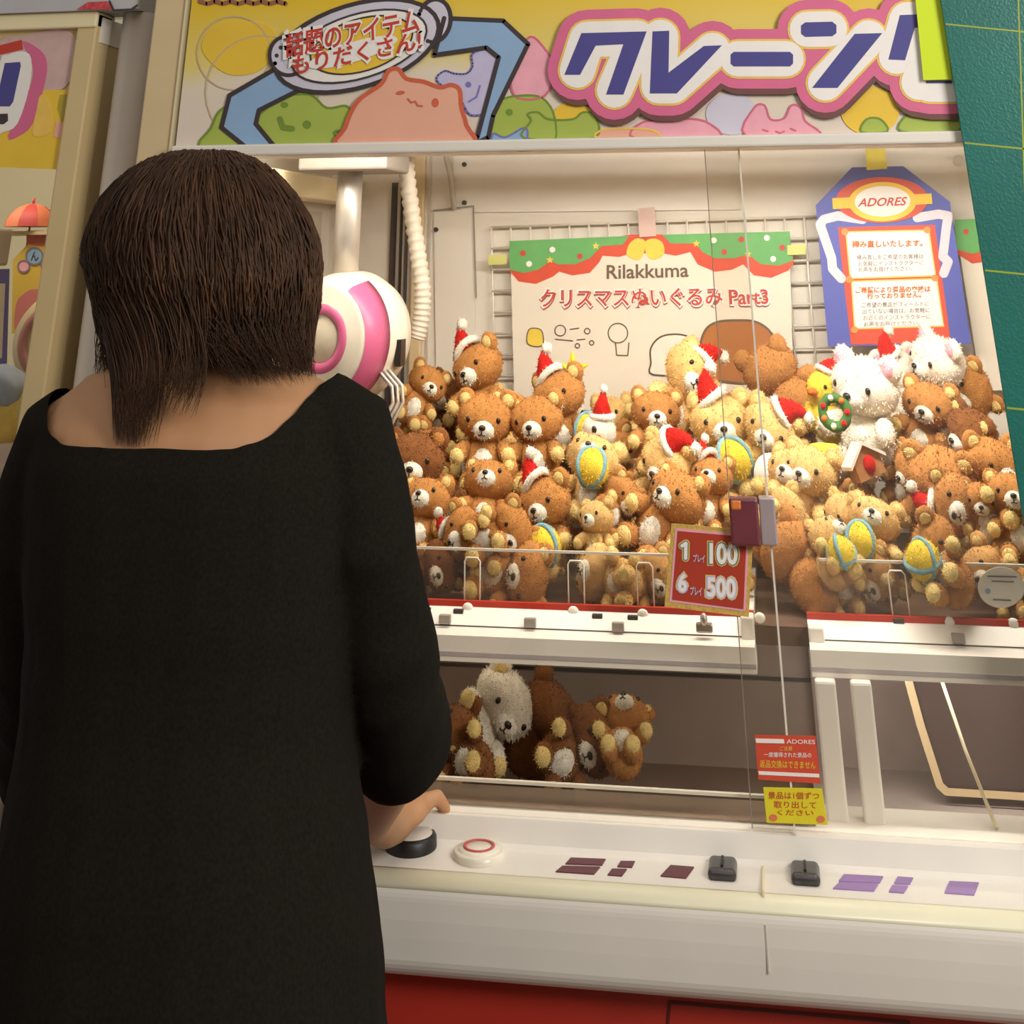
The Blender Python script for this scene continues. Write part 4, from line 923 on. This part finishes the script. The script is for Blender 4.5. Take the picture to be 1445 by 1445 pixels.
# wreath, house, banana, tag
wc = W(1178, 582, .37)
wth = thing('small_wreath', wc - Vector((0, 0, .03)), 'small green Christmas wreath with red berries held by the large white bear', 'wreath')
v, f = torus(.019, .007, 28, 10)(); tl = Matrix.Rotation(D(80), 3, 'X')
ob('wreath_ring', [wc + tl @ (p + p.normalized() * .003 * noise.noise(p * 300)) for p in v], f, fur('leaf', (70, 110, 56)), wth, True)
for i in range(7):
    a = i * .9; v, f = ellmesh(wc + tl @ Vector((.019 * math.cos(a), .019 * math.sin(a), .006)), (.0045,) * 3, 10, 6); ob('berry', v, f, (redf, orangef, ivory)[i % 3], wth, True)
hc = W(1219, 652, .30)
hse = thing('paper_house', hc - Vector((0, 0, .025)), 'tiny gingerbread house prize with white icing roof among the honey teddies', 'ornament')
hw_ = .028; R3 = Matrix.Rotation(D(-18), 3, 'Y') @ Matrix.Rotation(D(20), 3, 'Z')
def hx(v): return hc + R3 @ Vector(v) * .78
ob('house_body', [hx(v) for v in ((-hw_, -.02, -.025), (hw_, -.02, -.025), (hw_, .02, -.025), (-hw_, .02, -.025), (-hw_, -.02, .005), (hw_, -.02, .005), (hw_, .02, .005), (-hw_, .02, .005), (0, -.02, .028), (0, .02, .028))], [(0, 1, 5, 8, 4), (3, 7, 9, 6, 2), (0, 4, 7, 3), (1, 2, 6, 5), (4, 8, 9, 7), (5, 6, 9, 8), (0, 3, 2, 1)], mat('gingerbread', (176, 120, 70), .8, .2, 60), hse)
for sx in (-1, 1):
    ob('icing_roof', [hx(v) for v in ((0, -.026, .034), (0, .026, .034), (sx * .038, .026, .004), (sx * .038, -.026, .004), (0, -.026, .028), (0, .026, .028), (sx * .038, .026, -.002), (sx * .038, -.026, -.002))], [(0, 1, 2, 3), (7, 6, 5, 4), (0, 3, 7, 4), (1, 5, 6, 2), (2, 6, 7, 3), (0, 4, 5, 1)], mat('icing', (232, 218, 204), .6, .04, 40), hse)
v, f = ellmesh(hx((0, -.021, -.004)), (.010, .004, .012), 12, 8); ob('house_door', v, f, redf, hse, True)
v, f = tubemesh([W(1143, 632, .36), W(1155, 639, .35), W(1170, 640, .35), (W(1180, 632, .36))], [.006, .014, .014, .006], 12)
tag(ob('banana_plush', v, f, yelf, None, True), 'small yellow banana shaped plush beside the paper house', 'plush toy')
# round paper tag at the right fence
wt = W(1413, 829, .121)
ptg = thing('paper_tag', wt - Vector((0, 0, .03)), 'round white paper tag with a blue mark at the right acrylic fence', 'tag')
plate('tag_disc', ell(1413, 829, 33, 29), .121, 0, mat('tag_paper', (236, 230, 220), .5), ptg, .001)
strokes('tag_print', [[(1394, 813), (1434, 814)], [(1400, 820), (1430, 821)], [(1402, 846), (1426, 847)]], 1.0, .121, 1, gi, ptg); plate('tag_mark', ell(1394, 834, 4, 4), .121, 1, blue, ptg)
# chick and white duck
def chick(px, py, Y, w):
    c = W(px, py, Y); s = w * MPP(px, py, Y)
    t = thing('plush_chick', c - Vector((0, 0, s * .9)), 'yellow chick plush with an orange beak and santa hat beside the large white bear', 'plush toy')
    def ch(n, vf, m, loc, par=t, sc=s): o = bpy.data.objects.new(n, me_of(n + '_chick', vf, m)); COL.objects.link(o); o.parent = par; o.location = (Vector(loc) * s + (Vector((0, 0, s * .9)) if par is t else Vector())) if par is t else Vector(loc); o.scale = (sc,) * 3 if par is t else (1, 1, 1); return o
    ch('body', lump((.45, .4, .5)), yelf, (.05, .05, -.55)); h = ch('head', lump((.42, .40, .38)), yelf, (0, 0, 0))
    o = child('beak', me_of('beak_chick', lump((.12, .14, .08), 14, 8), orangef), h, (-.30, -.30, -.02), (0, 0, D(-40)))
    child('eye', me_of('eye', lump((.042, .03, .046), 10, 8), eye), h, (.0, -.39, .08)); child('eye', me_of('eye', lump((.042, .03, .046), 10, 8), eye), h, (-.38, -.10, .08))
    for sx in (-1, 1): ch('wing', lump((.12, .2, .28), 14, 10), yelf, (sx * .45 + .05, -.05, -.5))
    hat_on(h, (.08, 0, .33), 30, 1.0)
chick(1164, 550, .47, 62)
def duck(px, py, Y, w):
    c = W(px, py, Y); s = w * MPP(px, py, Y)
    t = thing('plush_duck', c - Vector((0, 0, s * 1.3)), 'white duck plush with red cheeks and a pointed red hat between the teddies', 'plush toy')
    def ch(n, vf, m, loc, rot=(0, 0, 0)): return child(n, me_of(n + '_duck', vf, m), t, (Vector(loc) * s + Vector((0, 0, 1.3 * s))), rot, s)
    h = ch('head', lump((.46, .42, .40)), whitef, (0, 0, 0)); ch('neck', limb(.24, .7), whitef, (.05, .02, -.2)); ch('body', lump((.5, .45, .45)), whitef, (.1, .1, -.95))
    child('cheek', me_of('cheek_duck', lump((.09, .05, .08), 12, 8), redf), h, (.0, -.40, -.12)); child('beak', me_of('beak_duck', lump((.16, .14, .08), 14, 8), redf), h, (-.44, -.14, -.10))
    child('eye', me_of('eye_duck', lump((.07, .04, .09), 12, 8), eye), h, (-.10, -.40, .06))
    hh = child('pointed_hat', me_of('pointed_hat', lambda: tubemesh([(0, 0, 0), (.02, 0, .3), (.06, 0, .6)], [.30, .18, .04], 16), redf), h, (.08, 0, .30))
    child('hat_band', me_of('hat_band', torus(.23, .062), ivory), h, (.08, 0, .32), (0, 0, 0), 1.25); child('hat_pompom', me_of('hat_pompom', lump((.10, .10, .10), 14, 10), ivory), h, (.14, 0, .95), (0, 0, 0), 1.1)
duck(846, 608, .44, 52)
star = W(808, 523, .60)
stp = [Vector((math.sin(i * math.pi / 5) * (.032 if i % 2 == 0 else .014), 0, math.cos(i * math.pi / 5) * (.032 if i % 2 == 0 else .014))) for i in range(10)]
V = [star + p for p in stp] + [star + Vector((0, -.009, 0)), star + Vector((0, .009, 0))]
so = ob('star_ornament', V, [(i, (i + 1) % 10, 10) for i in range(10)] + [((i + 1) % 10, i, 11) for i in range(10)], yelf, None)
tag(so, 'small yellow five pointed star ornament above the teddy with a yellow ball', 'ornament')
# the rest of the pile below the visible layer
def surf(x, Y):      # height of the heap
    return 1.10 + max(0, Y - .15) * .46
grp = '%s bears buried in the prize pile'
lab = '%s teddy plush half buried in the heap, mostly covered by others'
for layer in range(3):
    Yv = .20 + layer * .02
    while Yv < .74:
        x = -.84 + rnd.uniform(0, .05)
        while x < .54:
            z = surf(x, Yv) - .085 - .085 * layer
            cn, cc = rnd.choice((('brown', brown), ('brown', brown), ('dark brown', dark), ('honey coloured', honey)))
            if z > SH + .025 and not (-.10 < x < .04 and Yv < .30):
                make_bear(Vector((x, Yv + rnd.uniform(-.02, .02), max(z, SH + .035))), rnd.uniform(.075, .088), rotm(rnd.uniform(-60, 60), rnd.uniform(-50, 30), rnd.uniform(-70, 70)), rotm(rnd.uniform(-60, 60), rnd.uniform(-30, 40), rnd.uniform(-60, 60)), lab % cn, c=cc, group=grp % cn)
            x += .112 if layer == 0 else .15
        Yv += .11
# teddies in the lower compartment
LB = [(690, 985, .22, 92, (30, 20, 40), (20, -10, 60), 'pale teddy lying on the lower compartment floor next to the black sleeve', dict(c=whitef)), (655, 1030, .16, 80, (-30, -40, -30), (0, -40, -50), 'dark teddy lying on its back in the lower compartment', dict(c=dark, inner=brown)),
      (815, 1030, .20, 82, (20, 20, 70), (0, -20, 70), 'brown teddy lying sideways with one sole up in the lower compartment', dict(c=dark)), (760, 1000, .26, 84, (160, 10, -40), (150, 10, -40), 'red brown teddy turned away in the lower compartment', dict(c=dark)), (880, 1012, .20, 74, (0, -70, 0), (0, -62, 0), 'brown teddy lying on its back with four paws up in the lower compartment', dict(c=brown))]
for px, py, Y, w, h, b, lab2, kw in LB:
    s = w * MPP(px, py, Y); Rb, Rh = rotm(*b), rotm(*h); p = W(px, py, Y) - Rb @ Vector((0, -.06, .60)) * s * .5; p.z = max(.856 + .34 * s, p.z - .02)
    make_bear(p, s, Rb, Rh, lab2, **kw)
# ================================================================== the woman
skin = mat('skin', (188, 138, 98), .5, .05, 20, trans=.12)
cloth = mat('black_knit', (30, 27, 22), .95, .2, 300, bump=.12, sheen=.05, spec=.06, bscale=1500)
hairm = mat('brown_hair', (62, 42, 28), .6, .3, 25, spec=.2)
TY = -.50
def remeshed(name, parts, vox, m, parent, smooth=4, cut=None, disp=None, factor=.5):
    V, F = join(parts)
    me = bpy.data.meshes.new('tmp'); me.from_pydata(V, [], F)
    bm = bmesh.new(); bm.from_mesh(me); bmesh.ops.recalc_face_normals(bm, faces=bm.faces); bm.to_mesh(me); bm.free()
    o = bpy.data.objects.new('tmp', me); COL.objects.link(o)
    r = o.modifiers.new('r', 'REMESH'); r.mode = 'VOXEL'; r.voxel_size = vox
    sm = o.modifiers.new('s', 'SMOOTH'); sm.iterations = smooth; sm.factor = factor
    dg = bpy.context.evaluated_depsgraph_get(); m2 = bpy.data.meshes.new_from_object(o.evaluated_get(dg))
    bpy.data.objects.remove(o); bpy.data.meshes.remove(me)
    bm = bmesh.new(); bm.from_mesh(m2); bpy.data.meshes.remove(m2)
    if disp:
        bm.normal_update()
        for v in bm.verts: v.co += v.normal * disp(v.co)
    if cut:
        bmesh.ops.delete(bm, geom=[v for v in bm.verts if cut(v.co)], context='VERTS')
        for _ in range(6):
            bd = [v for v in bm.verts if v.is_boundary]
            new = []
            for v in bd:
                nb_ = [e.other_vert(v) for e in v.link_edges if e.is_boundary]
                new.append(v.co * .5 + sum((q.co for q in nb_), Vector()) / max(1, len(nb_)) * .5 if nb_ else v.co.copy())
            for v, c in zip(bd, new): v.co = c
    bm.verts.index_update()
    res = ob(name, [v.co.copy() for v in bm.verts], [[v.index for v in f.verts] for f in bm.faces], m, parent, True)
    bm.free(); return res
def loft(rings, n=28, e=2.3):
    """rings: (centre, half width x, half depth y)"""
    V, F = [], []
    for c, a, b in rings:
        for k in range(n):
            t = 2 * math.pi * k / n; ct, st = math.cos(t), math.sin(t)
            V.append(Vector(c) + Vector((math.copysign(abs(ct) ** (2 / e), ct) * a, math.copysign(abs(st) ** (2 / e), st) * b, 0)))
    for i in range(len(rings) - 1):
        for k in range(n): F.append((i * n + k, i * n + (k + 1) % n, (i + 1) * n + (k + 1) % n, (i + 1) * n + k))
    F.append(tuple(range(n))[::-1]); F.append(tuple(range((len(rings) - 1) * n, len(rings) * n)))
    return V, F
def rows(lst, inset=0.0, dy=0.0):
    out = []
    for py, xl, xr, d in lst:
        a, b = W(xl, py, TY), W(xr, py, TY); c = (a + b) / 2
        out.append((Vector((c.x, TY + dy, c.z)), max(.01, (b.x - a.x) / 2 - inset), max(.01, d - inset)))
    return out
woman = thing('person', (W(270, 1400, TY).x, TY, 0), 'woman with shoulder length brown hair in a black boat neck dress, pressing a button', 'person')
TR = [(528, 150, 420, .050), (540, 112, 468, .066), (560, 88, 492, .084), (600, 66, 508, .104), (650, 56, 514, .118), (700, 52, 514, .124), (800, 52, 506, .126), (900, 54, 496, .124), (1000, 52, 487, .126), (1060, 46, 490, .132), (1140, 32, 504, .140), (1200, 18, 514, .146), (1300, 2, 528, .152), (1445, -10, 539, .158)]
low = W(262, 1445, TY)
sleeveR = [(W(440, 590, TY), .050), (W(486, 625, TY), .056), (W(503, 690, TY), .0535), (W(514, 760, TY), .0535), (W(526, 830, TY + .02), .0535), (W(541, 900, TY + .04), .0555), (W(546, 940, TY + .06), .0560), (W(548, 975, TY + .09), .0545), (W(556, 1010, TY + .13), .0575), (W(560, 1034, TY + .165), .0580), (W(556, 1048, TY + .19), .052)]
sleeveL = [(W(140, 592, TY), .050), (W(92, 628, TY), .056), (W(68, 690, TY), .0535), (W(62, 760, TY), .0535), (W(62, 830, TY + .02), .0535), (W(62, 862, TY + .03), .054), (W(66, 890, TY + .04), .052), (W(64, 915, TY + .05), .0560), (W(68, 945, TY + .06), .052), (W(66, 970, TY + .07), .0555), (W(78, 1000, TY + .09), .0525), (W(72, 1035, TY + .12), .0575), (W(76, 1062, TY + .15), .056), (W(85, 1084, TY + .19), .050)]
def tubes(lst, inset=0.0, n=20): return tubemesh([p for p, r in lst], [max(.008, r - inset) for p, r in lst], n)
# skin: torso, shoulders, neck, head, arms, hands, legs in one surface
SK = [(498, 205, 340, .052), (508, 190, 352, .056), (518, 165, 388, .060), (530, 128, 440, .064)] + [r for r in TR if r[0] >= 540]
skinrows = [(c, a - .006 if c.z < W(0, 535, TY).z else a, b - .006 if c.z < W(0, 535, TY).z else b) for c, a, b in rows(SK)]
body_parts = [loft(skinrows + [(Vector((low.x, TY, .80)), .17, .12)])]
nk = W(270, 530, TY); hd0 = W(288, 395, TY + .025)
body_parts.append(tubemesh([nk, W(272, 500, TY), W(278, 470, TY + .01), W(284, 430, TY + .02)], [.062, .055, .052, .055], 20))
body_parts.append(ellmesh(hd0 + Vector((0, .0, .01)), (.074, .092, .105), 24, 16))
body_parts.append(ellmesh(hd0 + Vector((0, .035, -.065)), (.052, .058, .055), 20, 12))
body_parts.append(ellmesh(hd0 + Vector((0, .098, -.02)), (.013, .018, .024), 14, 10))
for sx in (-1, 1): body_parts.append(ellmesh(hd0 + Vector((sx * .075, .005, -.01)), (.012, .022, .032), 12, 10))
body_parts.append(ellmesh(hd0 + Vector((0, .088, -.062)), (.024, .012, .009), 12, 8))
body_parts.append(tubes(sleeveR, .008)); body_parts.append(tubes(sleeveL, .008))
# right forearm and hand on the round button
wr_ = Vector((BTN.x - .017, BTN.y - .062, BTN.z + .043))
body_parts.append(tubemesh([W(554, 1035, TY + .16), W(552, 1075, TY + .25), wr_ + Vector((-.004, -.06, .026)), wr_, wr_ + Vector((.004, .03, -.004))], [.041, .036, .0315, .028, .028], 18))
pal = wr_ + Vector((.006, .045, -.006))
body_parts.append(ellmesh(pal, (.036, .045, .016), 18, 12))
def finger(pts, r0, r1): return tubemesh(pts, [r0 + (r1 - r0) * i / (len(pts) - 1) for i in range(len(pts))], 10)
top = BTN.z + .017
for k, (dx, L, lift) in enumerate(((-.026, .046, 0), (-.008, .052, 0), (.010, .048, 0))):
    b = pal + Vector((dx, .022, .002))
    body_parts.append(finger([b, b + Vector((dx * .1, L * .45, .012)), b + Vector((dx * .15, L * .85, .004)), Vector((b.x + dx * .15, b.y + L, top + .010))], .0098, .0078))
b = pal + Vector((.022, .010, -.004))
body_parts.append(finger([b, b + Vector((.008, .018, .006)), b + Vector((.017, .028, .007)), b + Vector((.024, .034, -.004)), b + Vector((.025, .036, -.014))], .0098, .0078))
b = pal + Vector((-.028, -.022, -.002))
body_parts.append(finger([b, b + Vector((-.020, .020, .002)), b + Vector((-.026, .044, -.004)), b + Vector((-.024, .058, -.010))], .0125, .0088))
# left forearm and hand resting on the counter edge, in front of her
lw_ = Vector((W(170, 1150, -.16).x, -.15, .925))
body_parts.append(tubemesh([sleeveL[-1][0], sleeveL[-1][0].lerp(lw_, .5) + Vector((0, 0, .01)), lw_], [.040, .035, .027], 16))
lp = lw_ + Vector((.004, .045, -.008)); body_parts.append(ellmesh(lp, (.036, .045, .015), 16, 10))
for dx, L in ((-.026, .050), (-.009, .060), (.008, .056), (.025, .046)):
    b = lp + Vector((dx, .022, 0)); body_parts.append(finger([b, b + Vector((dx * .1, L * .5, .004)), b + Vector((dx * .2, L, -.006))], .0096, .0075))
b = lp + Vector((.030, -.02, 0)); body_parts.append(finger([b, b + Vector((.020, .022, 0)), b + Vector((.024, .05, -.006))], .012, .0085))
# legs and feet
for sx in (-1, 1):
    hx_ = low.x + sx * .085
    body_parts.append(tubemesh([(hx_, TY, .85), (hx_, TY, .62), (hx_ + sx * .005, TY + .01, .46), (hx_ + sx * .005, TY - .012, .34), (hx_ + sx * .005, TY - .005, .18), (hx_ + sx * .005, TY, .07), (hx_ + sx * .005, TY, .05)], [.085, .070, .052, .053, .042, .034, .034], 16))
    body_parts.append(ellmesh((hx_ + sx * .012, TY + .055, .032), (.040, .115, .032), 16, 10))
bodyo = remeshed('body', body_parts, .0042, skin, woman, 5)
bodyo['label'] = 'bare shoulders, neck and forearms'
# face
for sx in (-1, 1):
    v, f = ellmesh(hd0 + Vector((sx * .030, .082, .008)), (.011, .007, .007), 12, 8); ob('eye', v, f, mat('eye_white', (226, 220, 212), .3), bodyo, True)
    v, f = ellmesh(hd0 + Vector((sx * .030, .0875, .008)), (.0055, .003, .0055), 12, 8); ob('iris', v, f, eye, bodyo, True)
    tube('eyebrow', [hd0 + Vector((sx * .016, .092, .026)), hd0 + Vector((sx * .030, .090, .030)), hd0 + Vector((sx * .046, .080, .026))], .003, hairm, bodyo, 6)
v, f = ellmesh(hd0 + Vector((0, .096, -.062)), (.021, .006, .0065), 12, 8); ob('lips', v, f, mat('lips', (176, 92, 84), .45), bodyo, True)
# dress
zB = W(262, 612, TY).z; zT = W(262, 536, TY).z; xN = W(262, 600, TY).x; wN = (W(455, 580, TY).x - W(78, 580, TY).x) / 2
def neckcut(p):
    u = abs((p.x - xN) / wN)
    edge = zB + (zT - zB) * min(1.6, u ** 7) + .0
    return p.z > edge and u < 1.1
def folds(p):
    a = noise.noise(Vector((p.x * 9, p.y * 9, p.z * 4))) * .0035 + noise.noise(Vector((p.x * 3 + 5, p.y * 22, p.z * 26))) * (.0035 if abs(p.x - low.x) > .15 else .0012)
    if p.z < 1.0: a += .004 * math.sin((p.x - low.x) * 60 + noise.noise(p * 4) * 3) * min(1, (1.0 - p.z) * 4)
    return a
skirt = [(Vector((low.x - .002, TY, .80)), .222, .166), (Vector((low.x - .002, TY, .62)), .240, .180), (Vector((low.x - .002, TY, .48)), .252, .19)]
dress = remeshed('dress', [loft(rows(TR) + skirt), tubes(sleeveR), tubes(sleeveL)], .0052, cloth, woman, 5, neckcut, folds)
dress['label'] = 'black knit boat neck dress with pushed up sleeves'
# neckline seam follows the cut edge
for sx in (-1, 1):
    v, f = ellmesh((low.x + sx * .097, TY + .058, .024), (.046, .128, .026), 18, 10); ob('shoe', v, f, black, woman, True)
# ------------------------------------------------------------------ hair
HR = [(212, 262, 312), (216, 245, 330), (224, 222, 350), (238, 200, 372), (258, 180, 392), (284, 160, 411), (312, 147, 426), (345, 138, 437), (368, 138, 440), (390, 146, 440), (430, 152, 438), (470, 158, 432), (505, 166, 428)]
def hring(py):
    for (a, l0, r0), (b, l1, r1) in zip(HR, HR[1:]):
        if py <= b: t = (py - a) / (b - a); return l0 + (l1 - l0) * t, r0 + (r1 - r0) * t
    return HR[-1][1:]
HY = TY + .015
def hdepth(py):
    t = max(0, min(1, (py - 212) / 130)); d = .122 * math.sqrt(max(0.02, 1 - (1 - t) ** 2))
    if py > 400: d -= .030 * min(1, (py - 400) / 110)
    return d
def hpt(py, an, off=0.0):
    l, r = hring(py); a, b = W(l, py, HY), W(r, py, HY); c = (a + b) / 2; hw = (b.x - a.x) / 2 + off
    return Vector((c.x + hw * math.cos(an), HY + (hdepth(py) + off) * math.sin(an), c.z))
cap = []
capr = [(py, ) for py in (213, 218, 228, 242, 262, 288, 318, 345, 372, 400, 430, 460, 485)]
V, F = [], []; n = 40
for (py,) in capr:
    for k in range(n):
        an = 2 * math.pi * k / n; p = hpt(py, an, -.006)
        if py > 300 and math.sin(an) > .35: p.y = min(p.y, HY + .07)      # open in front of the face
        V.append(p)
for i in range(len(capr) - 1):
    for k in range(n): F.append((i * n + k, i * n + (k + 1) % n, (i + 1) * n + (k + 1) % n, (i + 1) * n + k))
F.append(tuple(range(n)))
hair = ob('hair', V, F, hairm, woman, True); hair['label'] = 'layered dark brown hair with a longer tail at the nape'
hr = random.Random(3)
S = []
def strand(pts, r0, r1, nn=5):
    m_ = len(pts); S.append(tubemesh(pts, [r0 * (1 - .15 * abs(2 * i / (m_ - 1) - 1)) + (r1 - r0) * (i / (m_ - 1)) ** 2 for i in range(m_)], nn, False))
for i in range(3600):
    an = hr.uniform(0, 2 * math.pi)
    s_ = math.sin(an)
    if s_ > .62 and hr.random() < .8: continue
    start = 213 + 40 * hr.random() ** 1.5 if hr.random() < .6 else hr.uniform(230, 400)
    off = hr.uniform(-.003, .005)
    l, r = hring(470); X = (l + r) / 2 + (r - l) / 2 * math.cos(an)
    back = s_ < .35
    tail = False
    if back and X < 330: tail = hr.random() < .78; end = hr.uniform(400, 470)
    else: end = hr.uniform(470, 505)
    if not tail and back: end = hr.uniform(430, 500)
    pts = []
    n_ = 9; a2 = an; dr = hr.uniform(-.10, .10)
    for k in range(n_):
        t = k / (n_ - 1); py = start + (end - start) * t
        pts.append(hpt(py, an + dr * t + .03 * math.sin(t * 7 + i), off + .003 * math.sin(t * 9 + i * 1.7)))
    if tail:
        tx = 198 + (X - 245) * .30 + hr.uniform(-14, 18); ty = hr.uniform(550, 632)
        if X > 280: ty = min(ty, hr.uniform(530, 590)); tx += hr.uniform(10, 50)
        e = W(tx, ty, TY - .105); s0 = pts[-1]
        m1 = W((X * .62 + tx * .38), 515, TY - .102)
        for t in (.16, .32, .5, .68, .85, 1.0):
            pts.append(s0 * (1 - t) ** 2 + m1 * 2 * t * (1 - t) + e * t * t)
    elif X > 330:
        e = W(X + hr.uniform(-34, 16), hr.uniform(495, 546), pts[-1].y - .005); s0 = pts[-1]
        pts += [s0.lerp(e, .5) + Vector((0, -.004, 0)), e]
    elif X < 185:
        e = W(X + hr.uniform(-32, 10), hr.uniform(505, 560), pts[-1].y - .005); s0 = pts[-1]
        pts += [s0.lerp(e, .5) + Vector((-.002, -.003, 0)), e]
    strand(pts, hr.uniform(.0009, .0019), .0003, 4)
V, F = join(S[len(S) // 6:])
hs_ = ob('hair_strands', V, F, hairm, hair, True); hs_['kind'] = 'stuff'
V, F = join(S[:len(S) // 6])
hl_ = ob('hair_highlights', V, F, mat('auburn_hair', (80, 52, 32), .6, .3, 25, spec=.25), hair, True); hl_['kind'] = 'stuff'
